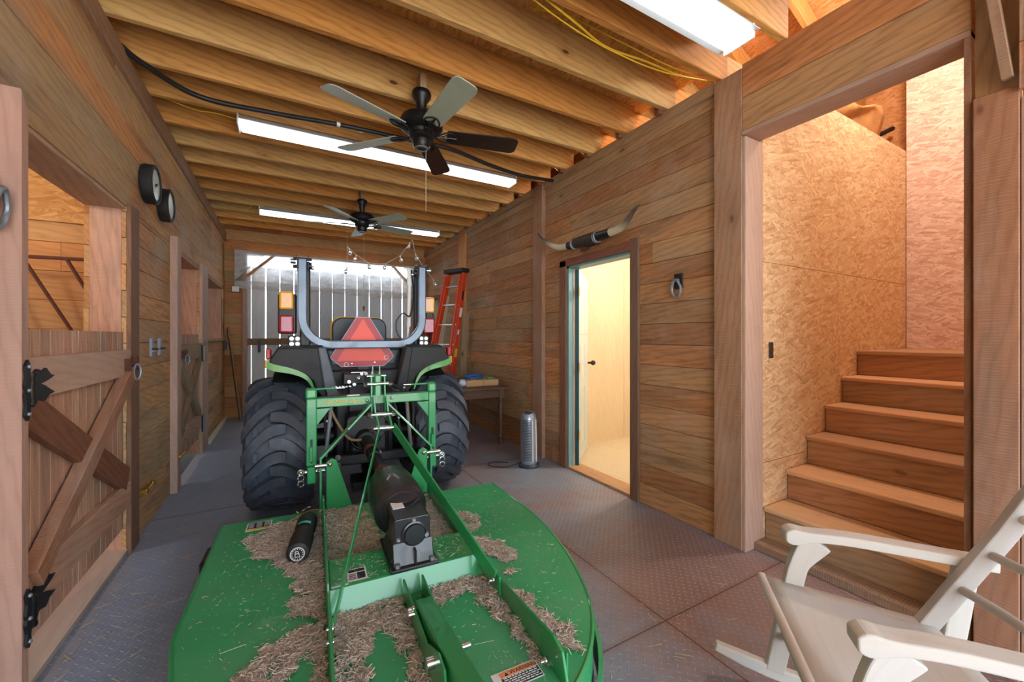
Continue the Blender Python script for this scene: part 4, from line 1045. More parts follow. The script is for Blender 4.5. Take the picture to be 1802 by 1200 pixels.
# gearbox
gb = MB(); gb.prism(rrect(-.068, .080, .385, .535, .012, 3), -.345, -.12, 'XZ'); gb.prism([(-.082, .352), (.098, .352), (.098, .362), (.078, .39), (-.066, .39), (-.082, .362)], -.335, -.13, 'XZ')
gb.prism([(-.345, .35), (-.372, .35), (-.372, .358), (-.345, .44)], -.075, .09, 'YZ'); gb.box(-.09, .105, -.395, -.10, .345, .358); gb.box(.008, .016, -.385, -.34, .355, .415)
go = G(gb, 'gearbox', 'black_gloss', .008, 3)
mb = MB(); mb.lathe([(.001, 0), (.050, 0), (.050, .010), (.043, .012), (.043, .006), (.040, .006), (.040, .020), (.001, .021)], (.012, -.346, .470), (0, -1, 0), 28); mb.build('bearing_cover', 'black_gloss', go)
mb = MB()
for x, z, r in ((.062, .455, .012), (-.052, .455, .009), (.010, .525, .010)): mb.lathe([(.001, 0), (r, 0), (r, .006), (r * .6, .012), (.001, .012)], (x, -.347, z), (0, -1, 0), 12)
for x, y in ((-.06, -.378), (.08, -.378)): mb.cyl((x, y, .358), (x, y, .372), .011, n=6)
mb.build_each('gearbox_bolt', 'steel', go)
MB().box(-.055, -.005, -.24, -.17, .536, .538).build('gearbox_label', 'label_white', go)
# cone shield and drive shaft
ax = Vector((-.04, 1.12, .575)) - Vector((0.0, -.13, .47)); ax.normalize()
mb = MB(); mb.lathe([(.095, -.02), (.118, 0), (.122, .10), (.118, .20), (.112, .26), (.075, .285), (.045, .29)], (0.0, -.13, .485), ax, 36); G(mb, 'shaft_shield', 'black_gloss')
mb = MB(); mb.lathe([(.085, 0), (.088, .02), (.06, .05), (.04, .06)], (0.0, -.13, .485), -ax, 30); G(mb, 'shield_neck', 'black_gloss')
p0 = Vector((-.004, .10, .50)); p1 = Vector((-.04, 1.05, .57))
mb = MB(); mb.tube([p0.lerp(p1, t) for t in (0, .1, .101, .5, .501, .86, .861, 1)], [.048, .048, .036, .034, .040, .042, .062, .075], 20); G(mb, 'drive_shaft', 'black')
mb = MB(); a, b = p0.lerp(p1, .22), p0.lerp(p1, .27); mb.cyl(a, b, .041, n=20); a, b = p0.lerp(p1, .62), p0.lerp(p1, .66); mb.cyl(a, b, .045, n=20); mb.build_each('worn_collar', 'rust', mw, mo_)
# tail boom
for s, xs in ((-1, -.052), (1, .020)):
    poly = [(-.44, DZ), (-.44, .345), (-.80, .345), (-.93, .405), (-.99, .40), (-1.02, DZ)] if s < 0 else [(-.44, DZ), (-.44, .345), (-.78, .335), (-.86, .385), (-.90, .38), (-.93, DZ)]
    mb = MB(); mb.prism([(y, z) for y, z in poly], xs, xs + .008, 'YZ'); G(mb, 'boom_bracket', 'green_clean', .002)
mb = MB(); mb.bar((-.010, -.60, .315), (-.005, -1.62, .47), .058, .075); G(mb, 'tail_boom', 'green_clean', .005, 2)
mb = MB(); mb.cyl((-.075, -.90, .36), (-.045, -.90, .36), .016); mb.cyl((-.07, -.63, .33), (-.045, -.63, .33), .013); mb.cyl((.02, -.87, .35), (.065, -.87, .35), .009); mb.build_each('boom_bolt', 'chrome', mw, mo_)
mb = MB(); mb.cyl((-.005, -1.62, .50), (-.005, -1.62, .30), .03); mb.box(-.07, .06, -1.65, -1.59, .29, .32); mb.bar((-.06, -1.62, .31), (-.06, -1.72, .14), .012, .05); mb.bar((.05, -1.62, .31), (.05, -1.72, .14), .012, .05); G(mb, 'wheel_fork', 'green_clean')
mb = MB(); mb.lathe([(.06, -.05), (.12, -.055), (.145, -.03), (.148, 0), (.145, .03), (.12, .055), (.06, .05)], (-.005, -1.72, .15), (1, 0, 0), 28); G(mb, 'tail_wheel', 'rubber')
# labels
def label(x0, x1, y0, y1, z, parts, nm, rz=0.0):
    e = MB().box(x0, x1, y0, y1, z, z + .0008).build(nm, 'label_white', mw, mo_)
    for (a, b, c, d, mt) in parts: MB().box(x0 + a * (x1 - x0), x0 + b * (x1 - x0), y0 + c * (y1 - y0), y0 + d * (y1 - y0), z + .0009, z + .0013).build('label_field', mt, e)
    return e
e = label(-.68, -.565, .452, .556, DZ + .001, ((.05, .95, .27, .94, 'label_black'), (.05, .95, .06, .24, 'label_yellow')), 'safety_label')
mb = MB()
for r in range(6): 
    for k in range(3): mb.box(-.672 + k * .036, -.645 + k * .036, .490 + r * .010, .493 + r * .010, DZ + .0023, DZ + .0026)
mb.build('fine_print', 'label_white', e)
e = label(-.243, -.172, -.372, -.286, .346, ((.08, .92, .70, .93, 'label_black'), (.5, .92, .08, .62, 'label_black')), 'safety_label')
mb = MB(); mb.box(-.198, -.180, -.362, -.325, .3476, .348)
for k in range(4): mb.box(-.238, -.212, -.362 + k * .011, -.357 + k * .011, .3470, .3474)
mb.build('fine_print', 'label_black', e)
e = label(.112, .260, -.985, -.918, DZ + .001, ((.16, .98, .66, .94, 'label_orange'), (.16, .98, .05, .62, 'label_black')), 'warning_label')
mb = MB()
for r in range(5):
    x = .142
    while x < .25:
        w_ = random.uniform(.006, .016); mb.box(x, min(x + w_, .255), -.977 + r * .0072, -.9735 + r * .0072, DZ + .0023, DZ + .0027); x += w_ + .003
mb.build('fine_print', 'label_white', e)
text('lettering', 'WARNING', .0185, 'label_black', e, (.168, -.9385, DZ + .0025), (0, 0, 0), 0, .0003, sx=1.0)
mb = MB(); mb.prism([(.150, -.939), (.163, -.939), (.1565, -.926)], DZ + .0023, DZ + .0027, 'XY'); mb.build('warning_symbol', 'label_black', e)

# ---- dry clippings on the deck
PATCHES = [
([(-0.67, 0.33), (-0.56, 0.45), (-0.44, 0.52), (-0.32, 0.52), (-0.32, -0.01), (-0.32, -0.43), (-0.44, -0.37), (-0.43, -0.11), (-0.52, 0.05), (-0.61, 0.16)], .9, 0),
([(-0.32, -0.44), (-0.4, -0.46), (-0.49, -0.49), (-0.53, -0.56), (-0.60, -0.62), (-0.64, -0.74), (-0.5, -0.86), (-0.42, -0.8), (-0.44, -0.68), (-0.38, -0.59), (-0.32, -0.56)], .8, 0),
([(-.36, -.6), (-.32, -.55), (-.32, -1.0), (-.40, -.9), (-.35, -.75)], .8, 0),
([(-0.305, 0.54), (-0.11, 0.53), (-0.06, 0.12), (-0.07, -0.165), (-0.305, -0.165)], 1.0, 1),
([(-0.3, -0.43), (-0.06, -0.43), (-0.06, -0.66), (-0.08, -0.61), (-0.16, -0.59), (-0.21, -0.66), (-0.22, -0.86), (-0.305, -1.0)], 1.0, 0),
([(-0.10, -.45), (-0.055, -0.45), (-0.055, -1.02), (-0.10, -1.02), (-0.10, -0.72), (-0.13, -0.61)], .8, 0),
([(0.14, 0.52), (0.282, 0.52), (0.282, -0.165), (0.09, -0.165), (0.13, 0.21)], 1.0, 2),
([(0.05, -0.43), (0.29, -0.43), (0.29, -0.54), (0.29, -0.74), (0.29, -0.96), (0.27, -0.96), (0.26, -0.86), (0.25, -0.77), (0.21, -0.64), (0.2, -0.49), (0.12, -0.52), (0.06, -0.56)], .95, 0),
([(0.30, 0.26), (0.42, 0.18), (0.46, 0.02), (0.41, -0.02), (0.37, -0.09), (0.33, -0.06), (0.34, 0.06)], .8, 0),
([(0.33, -0.12), (0.42, -0.14), (0.47, -0.27), (0.48, -0.40), (0.39, -0.36), (0.33, -0.24)], .9, 0),
([(0.38, -0.44), (0.42, -0.46), (0.4, -0.49), (0.37, -0.48)], .7, 0),
([(0.33, -0.58), (0.39, -0.60), (0.39, -0.73), (0.44, -0.86), (0.41, -0.95), (0.36, -0.93), (0.34, -0.83), (0.33, -0.73)], .9, 0)]
def inside(px, py, poly):
    c = np.zeros(len(px), bool); n = len(poly)
    for i in range(n):
        x1, y1 = poly[i]; x2, y2 = poly[(i + 1) % n]
        m_ = ((y1 > py) != (y2 > py)); xi = (x2 - x1) * (py - y1) / ((y2 - y1) if y2 != y1 else 1e-9) + x1
        c ^= m_ & (px < xi)
    return c
def clump(x, y): return .5 + .25 * np.sin(x * 37 + 3 * np.sin(y * 23)) + .25 * np.sin(y * 41 + 3 * np.sin(x * 19))
V, F, RR = [], [], []
def stalks(x, y, z, L, wd, rr):
    n = len(x); a = rng.uniform(0, math.pi, n); tl = rng.normal(0, .25, n); dx, dy, dz = np.cos(a) * L / 2, np.sin(a) * L / 2, np.sin(tl) * L / 2
    nx_, ny_ = -np.sin(a) * wd / 2, np.cos(a) * wd / 2; nz_ = rng.uniform(-.5, .5, n) * wd
    q = np.stack([np.stack([x - dx - nx_, y - dy - ny_, z - dz - nz_], 1), np.stack([x + dx - nx_, y + dy - ny_, z + dz - nz_], 1), np.stack([x + dx + nx_, y + dy + ny_, z + dz + nz_], 1), np.stack([x - dx + nx_, y - dy + ny_, z - dz + nz_], 1)], 1)
    V.append(q.reshape(-1, 3)); RR.append(np.repeat(rr, 4))
gm = MB()
for poly, den, kind in PATCHES:
    xs = [p[0] for p in poly]; ys = [p[1] for p in poly]; x0, x1, y0, y1 = min(xs) - .02, max(xs) + .02, min(ys) - .02, max(ys) + .02
    A_ = (x1 - x0) * (y1 - y0); n = int(A_ * 70000)
    x = rng.uniform(x0, x1, n); y = rng.uniform(y0, y1, n)
    jx = .012 * np.sin(y * 60) + rng.normal(0, .007, n); jy_ = .012 * np.sin(x * 50) + rng.normal(0, .007, n)
    k = inside(x + jx, y + jy_, poly) & (rng.uniform(0, 1, n) < den * (.55 + .6 * clump(x, y)))
    wall = 1.0
    x, y = x[k], y[k]; n = len(x)
    x = np.where((x > -.325) & (x < -.312), -.330, x) if poly[0][0] <= -.32 else np.clip(x, -.303, 9) if poly[0][0] > -.315 and poly[0][0] < -.2 else x
    z = DZ + rng.uniform(.001, .016, n) * (.4 + clump(x * .7, y * .7))
    r_ = rng.uniform(0, .9, n)
    if kind == 1: g_ = rng.uniform(0, 1, n) < .25; r_[g_] = rng.uniform(.85, 1, g_.sum())
    stalks(x, y, z, rng.uniform(.010, .026, n), rng.uniform(.0011, .0022, n), r_)
    # thin mat of chaff under the stalks
    st = .010; gx_, gy_ = np.meshgrid(np.arange(x0, x1, st), np.arange(y0, y1, st)); gx_, gy_ = gx_.ravel(), gy_.ravel()
    kk = inside(gx_ + st / 2 + .012 * np.sin(gy_ * 60), gy_ + st / 2 + .012 * np.sin(gx_ * 50), poly) & (clump(gx_, gy_) > .18) & (gx_ > -9)
    for a, b in zip(gx_[kk], gy_[kk]):
        if -.325 < a < -.300 : continue
        zc = [DZ + .0015 + .008 * float(clump(np.float64(u * .7), np.float64(v * .7))) for u, v in ((a, b), (a + st, b), (a + st, b + st), (a, b + st))]
        gm.add([(a, b, zc[0]), (a + st, b, zc[1]), (a + st, b + st, zc[2]), (a, b + st, zc[3])], [(0, 1, 2, 3)], rnd=random.uniform(.18, .32))
# loose stalks over the rest of the deck
n = 2600; x = rng.uniform(-.75, .72, n); y = rng.uniform(-1.05, .5, n); k = inside(x, y, [(a * .97, b * .97) for a, b in OUTL]) & ~((abs(x) < .13) & (y > -.45) & (y < -.0)) & ~((y > -.45) & (y < -.15) & (x > -.31) & (x < .285)); x, y = x[k], y[k]; n = len(x)
stalks(x, y, np.full(n, DZ + .002), rng.uniform(.004, .016, n), rng.uniform(.0007, .0012, n), rng.uniform(.3, .95, n))
n = 500; x = rng.uniform(-.29, .27, n); y = rng.uniform(-.38, -.19, n); k = (x < -.1) | (x > .12); x, y = x[k], y[k]; n = len(x)
stalks(x, y, np.full(n, .347), rng.uniform(.006, .02, n), rng.uniform(.0008, .0012, n), rng.uniform(.2, .9, n))
n = 46; x = rng.uniform(-.68, .45, n); y = rng.uniform(-.95, .3, n); k = ~((y > -.45) & (y < -.15)); x, y = x[k], y[k]; n = len(x)
stalks(x, y, np.full(n, DZ + .006), rng.uniform(.04, .09, n), rng.uniform(.0009, .0014, n), rng.uniform(.7, .9, n))
VV = np.concatenate(V); q = len(VV) // 4
o0 = len(gm.v)
gm.v = [tuple(v) for v in gm.v]; NV = len(gm.v)
me = bpy.data.meshes.new('grass_clippings')
allv = np.concatenate([np.array(gm.v, dtype=float), VV]); fcs = [tuple(f) for f in gm.f] + [(NV + 4 * i, NV + 4 * i + 1, NV + 4 * i + 2, NV + 4 * i + 3) for i in range(q)]
me.from_pydata(allv.tolist(), [], fcs)
ar = me.attributes.new('rnd', 'FLOAT', 'POINT'); ar.data.foreach_set('value', np.concatenate([np.array(gm.r), np.concatenate(RR)]).astype(np.float32))
me.materials.append(M['clip'])
gc_ = bpy.data.objects.new('grass_clippings', me); C.objects.link(gc_); gc_.location = MO; gc_.rotation_euler = (0, 0, MA)
tag(gc_, 'dry tan grass clippings strewn in drifts over the green mower deck', 'clippings'); gc_['kind'] = 'stuff'

# small weed sprig by the left rail
sp_, so_ = mroot('weed_sprig', -.36, .50, DZ); mb = MB()
for k in range(26):
    a = random.uniform(0, 6.28); p = Vector((-.37 + random.uniform(-.08, .05), .50 + random.uniform(-.03, .03), DZ + random.uniform(.015, .05)))
    d = Vector((math.cos(a), math.sin(a), random.uniform(-.2, .6))) * .014; s_ = Vector((-math.sin(a), math.cos(a), .3)) * .006
    mb.add([p - d, p + s_, p + d, p - s_], [(0, 1, 2, 3)], rnd=random.uniform(.85, 1))
mb.tube([(-.46, .50, DZ + .01), (-.38, .50, DZ + .04), (-.31, .51, DZ + .03)], .0015, 5, rnd=.9)
o = mb.build('sprig', 'clip', sp_, so_); tag(sp_, 'small yellow-green weed sprig caught beside the left front rail of the mower', 'plant')

# black canister lying on the clippings
bt, bo = mroot('black_canister', -.415, .18, DZ + .012); tag(bt, 'black round canister with turquoise band and white round emblem lying on the mower deck', 'canister')
a = Vector((-.425, -.005, DZ + .050)); b = Vector((-.385, .36, DZ + .052)); d = (b - a).normalized(); L = (b - a).length
mb = MB(); mb.lathe([(.001, 0), (.036, 0), (.045, .005), (.048, .015), (.050, .12), (.048, .16), (.041, .185), (.041, .205), (.046, .225), (.048, .25), (.048, .32), (.042, .35), (.02, .365), (.001, .368)], a, d, 32)
cb = mb.build('canister_body', 'black_plastic', bt, bo)
mb = MB(); mb.lathe([(.0352, 0), (.0352, .022)], a + d * .184, d, 32, closed=False); mb2 = MB(); u = Vector((0, 0, 1))
vs, fs = [], []
sd_ = d.cross(u).normalized(); uu = sd_.cross(d)
for i in range(9):
    t = R(-35 + 70 * i / 8)
    for h_ in (.205, .228): vs.append(a + d * h_ + (uu * math.cos(t) + sd_ * math.sin(t)) * .0492)
MB().add(vs, [(2 * i, 2 * i + 1, 2 * i + 3, 2 * i + 2) for i in range(8)]).build('turquoise_band', 'turq', bt, bo)
mb = MB(); c0 = a - d * .0012
mb.lathe([(.026, 0), (.030, 0), (.030, .0015), (.026, .0015)], c0, -d, 32, closed=True)
ring_ = mb
for k in range(14):
    t = 2 * math.pi * k / 14; p = c0 + (uu * math.cos(t) + sd_ * math.sin(t)) * .022; ring_.bar(p, p - d * .0018, .004, .004)
for (e1, e2) in (((-.010, -.013), (-.002, .012)), ((-.002, .012), (.008, .012)), ((.008, .012), (.010, -.012)), ((-.010, -.013), (.010, -.012)), ((-.004, .002), (.009, .002))):
    p = c0 + sd_ * e1[0] * -1 + uu * e1[1]; q_ = c0 + sd_ * e2[0] * -1 + uu * e2[1]; ring_.bar(p - d * .001, q_ - d * .001, .003, .0015, up=d)
ring_.build('emblem', 'label_white', bt, bo)
# ================================================================== STALL DOORS (on the left wall)
def face(y, z, d=0.0): return (XL + d, y, z)
def hinge(parent, off, y, z, h, closed_=True):
    """black ornamental strap hinge: plate on the jamb, barrel, pierced leaf on the rail"""
    mb = MB(); d0, d1 = .052, .060
    pl = [(-.022, -h * .5), (-.006, -h * .62), (.008, -h * .5), (.004, -h * .36), (.012, -h * .22), (.006, 0), (.012, h * .22), (.004, h * .36), (.008, h * .5), (-.006, h * .62), (-.022, h * .5), (-.016, h * .3), (-.024, h * .1), (-.018, 0), (-.024, -h * .1), (-.016, -h * .3)]
    mb.prism([(y + a, z + b) for a, b in pl], XL + d0, XL + d1, 'YZ')
    o = mb.build('door_hinge', 'black', parent, off)
    mb = MB(); yb = y + .035; mb.cyl((XL + .050, yb, z - h * .32), (XL + .050, yb, z + h * .32), .012, n=12)
    for k in range(4): mb.cyl((XL + .050, yb, z - h * .3 + k * h * .19), (XL + .050, yb, z - h * .3 + k * h * .19 + .012), .014, n=12)
    mb.build('hinge_barrel', 'black', o)
    lf = [(0, .10), (.04, .07), (.07, .10), (.11, .085), (.13, .10), (.16, .06), (.19, .05), (.16, .035), (.12, .02), (.09, .015), (.12, -.0), (.16, -.03), (.19, -.05), (.15, -.06), (.12, -.09), (.08, -.07), (.05, -.11), (.0, -.10), (.0, -.07), (.05, -.03), (.055, .0), (.05, .03), (0, .07)]
    mb = MB(); k = .85; mb.prism([(yb + .012 + a * 1.25 * k, z + b * .75 * k) for a, b in lf], XL + .026, XL + .034, 'YZ'); mb.build('hinge_strap', 'black', o)
    mb = MB()
    for (a, b) in ((-.008, h * .48), (-.008, 0), (-.008, -h * .48)): mb.sphere((XL + .061, y + a, z + b), .007, 6)
    mb.build('hinge_screw', 'steel', o)

def stall_door(nm, y0, y1, z1, style):
    root = empty(nm, (XL, y0, 0)); root['kind'] = 'structure'; off = (-XL, -y0, 0)
    mb = MB(); vplanks(mb, 'X', XL - .032, XL - .008, y0 + .008, y1 - .008, .165, z1, .092, wvar=.35); mb.build('door_boards', 'door_wood', root, off, .002)
    d0, d1 = XL - .008, XL + .026
    zt = z1 - .30 + .115
    MB().add([], []) if False else None
    mb = MB(); mb.box(d0, d1, y0 + .01, y1 - .01, 1.055, 1.205, ax=1); mb.build('top_rail', 'jamb' if style else 'oldboard', root, off, .003)
    mb = MB(); mb.box(d0, d1, y0 + .01, y1 - .01, .30, .44, ax=1); mb.build('bottom_rail', 'door_wood', root, off, .003)
    if style:
        mb = MB(); mb.bar((d0 + .018, y0 + .05, 1.02), (d0 + .018, y1 - .06, .46), .034, .13, up=(0, 0, 1)); mb.build('cross_brace', 'trimwood', root, off, .003)
        mb = MB(); mb.bar((d0 + .034, y0 + .04, .42), (d0 + .034, y1 - .05, 1.07), .050, .085, up=(0, 0, 1)); mb.build('cross_brace', 'post', root, off, .003)
    else:
        mb = MB(); mb.bar((d0 + .018, y0 + .06, 1.03), (d0 + .018, y1 - .06, .44), .034, .09); mb.build('cross_brace', 'oldboard', root, off, .003)
        mb = MB(); mb.bar((d0 + .020, y0 + .06, .42), (d0 + .020, y1 - .06, 1.04), .034, .09); mb.build('cross_brace', 'oldboard', root, off, .003)
    return root, off
def slide_bolt(root, off, y, z, mat='steel'):
    mb = MB(); mb.cyl((XL + .045, y - .075, z), (XL + .045, y + .10, z), .007)
    for a in (-.05, .05, .075): mb.box(XL + .026, XL + .055, y + a - .006, y + a + .006, z - .035, z + .035)
    for a in (-.05, .06):
        mb.tube([(XL + .052, y + a + .014 * math.sin(R(30 * i)) , z + .03 + .014 * math.cos(R(30 * i))) for i in range(9)], .004, 6)
    mb.build('slide_bolt', 'rust', root, off)
    mb = MB(); mb.tube([(XL + .062 + .012 * math.cos(t), y + .022 + .014 * math.cos(t), z - .045 + .045 * math.sin(t)) for t in [2 * math.pi * i / 20 for i in range(20)]], .006, 8, True); mb.build('door_handle', mat, root, off)
d1_, f1_ = stall_door('door_2', 2.035, 3.17, 1.307, True)
hinge(d1_, f1_, 1.98, 1.10, .165); hinge(d1_, f1_, 1.985, .335, .16)
slide_bolt(d1_, f1_, 3.10, 1.12, 'steel')
mb = MB(); mb.cyl((XL + .03, 3.42, .275), (XL + .03, 3.60, .285), .008); mb.cyl((XL + .03, 3.60, .27), (XL + .03, 3.60, .30), .013); mb.cyl((XL + .03, 3.45, .262), (XL + .03, 3.45, .292), .012); mb.box(XL, XL + .032, 3.44, 3.58, .265, .29)
tag(mb.build('barrel_bolt', 'brass'), 'yellow painted barrel bolt low on the left wall beside the near stall door', 'bolt')
tag(MB().box(XL + .05, XL + .075, 4.24, 4.40, .28, .305).build('yellow_latch', 'brass', None, None, .004), 'small yellow latch low on the jamb of the second stall door', 'latch')
d2_, f2_ = stall_door('door_3', 4.48, 5.54, 1.30, False)
slide_bolt(d2_, f2_, 4.52, 1.12)
for z in (1.10, .33):
    o = MB().box(XL + .026, XL + .036, 5.50, 5.62, z - .09, z + .09).build('door_hinge', 'black', d2_, f2_, .003)
    MB().cyl((XL + .04, 5.56, z - .08), (XL + .04, 5.56, z + .08), .011).build('hinge_barrel', 'steel', o)
mb = MB(); mb.box(XL + .026, XL + .030, 5.66, 5.72, 1.09, 1.22); tag(mb.build('paper_note', 'label_white'), 'small white paper tag on the post beside the second stall door', 'tag')
# two spring clips on the wall
for y in (3.66, 3.87):
    e = empty('spring_clip', (XL, y, 1.215)); mb = MB(); o_ = (-XL, -y, -1.215)
    mb.box(XL, XL + .020, y - .026, y + .026, 1.14, 1.27); mb.build('clip_plate', 'steel', e, o_, .003)
    MB().box(XL + .012, XL + .045, y - .026, y + .026, 1.185, 1.20).build('clip_jaw', 'black', e, o_, .003)
    MB().cyl((XL + .02, y - .02, 1.185), (XL + .02, y + .02, 1.185), .010).build('clip_roller', 'chrome', e, o_)
    tag(e, 'grey metal broom clip on the left wall, %s of the pair between the stall doors' % ('nearer' if y < 3.7 else 'farther'), 'clip', 'broom clips between the stall doors')
# far gate latch at the end post
tag(MB().box(XL, XL + .04, 7.60, 7.63, 1.08, 1.20).build('gate_latch', 'black', None, None, .004), 'small black latch on the left wall below the end of the far stall sill', 'latch')

# hay rack in the first stall
hr = empty('hay_rack', (-1.5, 3.74, 1.2)); ho = (1.5, -3.74, -1.2); tag(hr, 'rusty iron hay rack with slanting bars seen through the near stall opening', 'rack')
MB().cyl((-2.3, 3.58, 1.755), (-1.02, 3.58, 1.77), .011, n=8).build('top_rod', 'rust', hr, ho)
for k in range(6):
    x = -2.14 + k * .192
    MB().cyl((x, 3.58, 1.765), (x + .26, 3.73, 1.12), .010, n=8).build('slanting_bar', 'rust', hr, ho)
MB().cyl((-2.0, 3.735, 1.12), (-1.02, 3.735, 1.12), .010, n=8).build('bottom_rod', 'rust', hr, ho)

# leaning plank at the far left corner
tag(MB().bar((-.56, 7.36, .012), (-.745, 7.64, 1.42), .14, .022, up=(1, .2, 0)).build('leaning_plank', 'oldboard', None, None, .003), 'old weathered plank leaning in the far left corner beside the plastic-covered doorway', 'plank')

# wall clocks
def clock(y, z, hand, lab):
    r = .122 if hand else .115; e = empty('wall_clock', (XL, y, z)); o_ = (-XL, -y, -z)
    mb = MB(); mb.lathe([(r, 0), (r + .006, .01), (r + .006, .062), (r - .004, .068), (r - .014, .066), (r - .014, .0)], (XL + .002, y, z), (1, 0, 0), 40, closed=True); mb.build('clock_case', 'black_plastic', e, o_)
    mb = MB(); mb.lathe([(.001, 0), (r - .013, 0), (r - .013, .004), (.001, .004)], (XL + .055, y, z), (1, 0, 0), 40); f = mb.build('clock_face', 'clockface', e, o_)
    mb = MB()
    for k in range(12 if hand else 24):
        a = 2 * math.pi * k / (12 if hand else 24); mb.bar((XL + .0605, y + math.sin(a) * .098, z + math.cos(a) * .098), (XL + .0605, y + math.sin(a) * .112, z + math.cos(a) * .112), .004, .001, up=(1, 0, 0))
    mb.build('dial_marks', 'label_black', f)
    if not hand:
        tag(e, lab, 'clock', 'round dials on the left wall'); return
    mb = MB(); mb.sphere((XL + .064, y, z), .008, 6); mb.bar((XL + .062, y, z), (XL + .062, y + .062, z + .030), .008, .002, up=(1, 0, 0), w1=.003)
    if hand: mb.bar((XL + .062, y, z), (XL + .062, y - .012, z - .020), .006, .002, up=(1, 0, 0))
    mb.build('hand', 'label_black', e, o_)
    tag(e, lab, 'clock', 'round dials on the left wall')
clock(3.52, 2.29, True, 'round dark-rimmed wall clock with pale face, nearer of the two on the left wall')
clock(3.93, 2.265, False, 'round dark-rimmed dial with plain blue face, farther of the two on the left wall')

# horseshoe-style ring hooks
def ringhook(x, y, z, sgn, lab):
    e = empty('ring_hook', (x, y, z)); o_ = (-x, -y, -z)
    mb = MB(); mb.box(x, x + sgn * .012, y - .035, y + .035, z - .07, z + .035); mb.build('hook_plate', 'black', e, o_, .003)
    mb = MB(); mb.cyl((x, y, z - .02), (x + sgn * .035, y, z - .02), .008); mb.cyl((x + sgn * .03, y - .02, z - .012), (x + sgn * .03, y + .02, z - .012), .008)
    mb.tube([(x + sgn * (.032 + .006 * math.sin(t)), y + .036 * math.cos(t) * (1 if math.sin(t) < .3 else .85), z - .072 + .062 * math.sin(t)) for t in [2 * math.pi * i / 24 for i in range(24)]], .009, 8, True); mb.build('hanging_ring', 'steel', e, o_)
    tag(e, lab, 'hook')
ringhook(XR, 1.885, 1.685, -1, 'black metal plate with grey hanging ring on the right wall beside the big post')
ringhook(XL, 1.885, 1.755, 1, 'dark metal ring hook on the left wall at the left edge of the picture')

# longhorn steer horns over the office door
hn_ = empty('longhorn_horns', (2.40, 2.8, 2.13)); ho_ = (-2.40, -2.8, -2.13); tag(hn_, 'mounted steer horns with leather-wrapped centre above the office doorway', 'horns')
def hornpart(pts, r0):
    pts = bez(pts, 8); n = len(pts); rr = [r0 * (1 - (i / (n - 1)) ** 1.7 * .93) for i in range(n)]
    mb = MB(); mb.tube(pts, rr, 14, rnd=0.0); L = mb.g[-1][0]; mb.g = [(g[0] / L, g[1] * 9, g[2] * 9) for g in mb.g]
    mb.build('horn', 'horn', hn_, ho_)
X_ = 2.33
hornpart([(X_, 2.49, 2.132), (X_ - .01, 2.37, 2.138), (X_ - .03, 2.27, 2.170), (X_ - .04, 2.19, 2.225), (X_ - .02, 2.145, 2.265)], .034)
hornpart([(X_, 3.03, 2.130), (X_ - .01, 3.18, 2.142), (X_ - .03, 3.32, 2.20), (X_ - .04, 3.45, 2.29), (X_ - .02, 3.53, 2.36)], .034)
mb = MB(); mb.tube([(X_, 2.64, 2.13), (X_, 2.66, 2.13), (X_, 2.76, 2.13), (X_, 2.88, 2.13), (X_, 2.94, 2.13)], [.046, .050, .052, .050, .045], 20); mb.box(X_ + .03, XR, 2.70, 2.86, 2.09, 2.16); mb.build('leather_wrap', 'leather', hn_, ho_)
mb = MB(); mb.tube([(X_, 2.48, 2.132), (X_, 2.64, 2.13)], [.036, .042], 16); mb.tube([(X_, 2.94, 2.13), (X_, 3.04, 2.13)], [.040, .036], 16); mb.build_each('black_horn_base', 'black', hn_, ho_)
mb = MB()
for y in (2.635, 2.655, 2.94, 2.955): mb.lathe([(.047, -.004), (.052, 0), (.047, .004)], (X_, y, 2.13), (0, 1, 0), 18, closed=False)
mb.build_each('braided_band', 'steel', hn_, ho_)
mb = MB()
for i in range(26):
    t = R(12 * i); mb.tube([(X_ + .01, 2.70 + i * .0065, 2.085 - .02 * math.sin(t / 2)), (X_ - .01, 2.72 + i * .005, 2.045 + .015 * math.cos(t)), (X_, 2.735 + i * .005, 2.04)], .0012, 4)
mb.build('fringe', 'leather', hn_, ho_)

# ================================================================== CEILING FITTINGS
def fan():
    e = empty('ceiling_fan', (0, 0, 0))
    MB().box(-.02, .02, -.04, .04, 2.88, 2.99).build('mounting_block', 'oldboard', e)
    mb = MB(); mb.lathe([(.02, 2.905), (.056, 2.885), (.064, 2.865), (.060, 2.845), (.036, 2.812), (.030, 2.77), (.028, 2.74), (.001, 2.74)], n=28); mb.lathe([(.014, 2.66), (.014, 2.90)], n=12); mb.build('canopy', 'black', e)
    mb = MB(); mb.lathe([(.001, 2.735), (.05, 2.735), (.085, 2.725), (.128, 2.705), (.138, 2.68), (.138, 2.645), (.120, 2.63), (.085, 2.62), (.080, 2.60), (.001, 2.60)], n=36); mb.build('motor_housing', 'black', e)
    mb = MB(); mb.lathe([(.001, 2.605), (.075, 2.60), (.078, 2.575), (.056, 2.565), (.056, 2.53), (.045, 2.515), (.001, 2.51)], n=28); mb.build('switch_housing', 'black', e)
    mb = MB(); mb.lathe([(.030, 2.512), (.046, 2.514), (.046, 2.509), (.030, 2.507)], n=24, closed=True); mb.build('chrome_ring', 'steel', e)
    return e
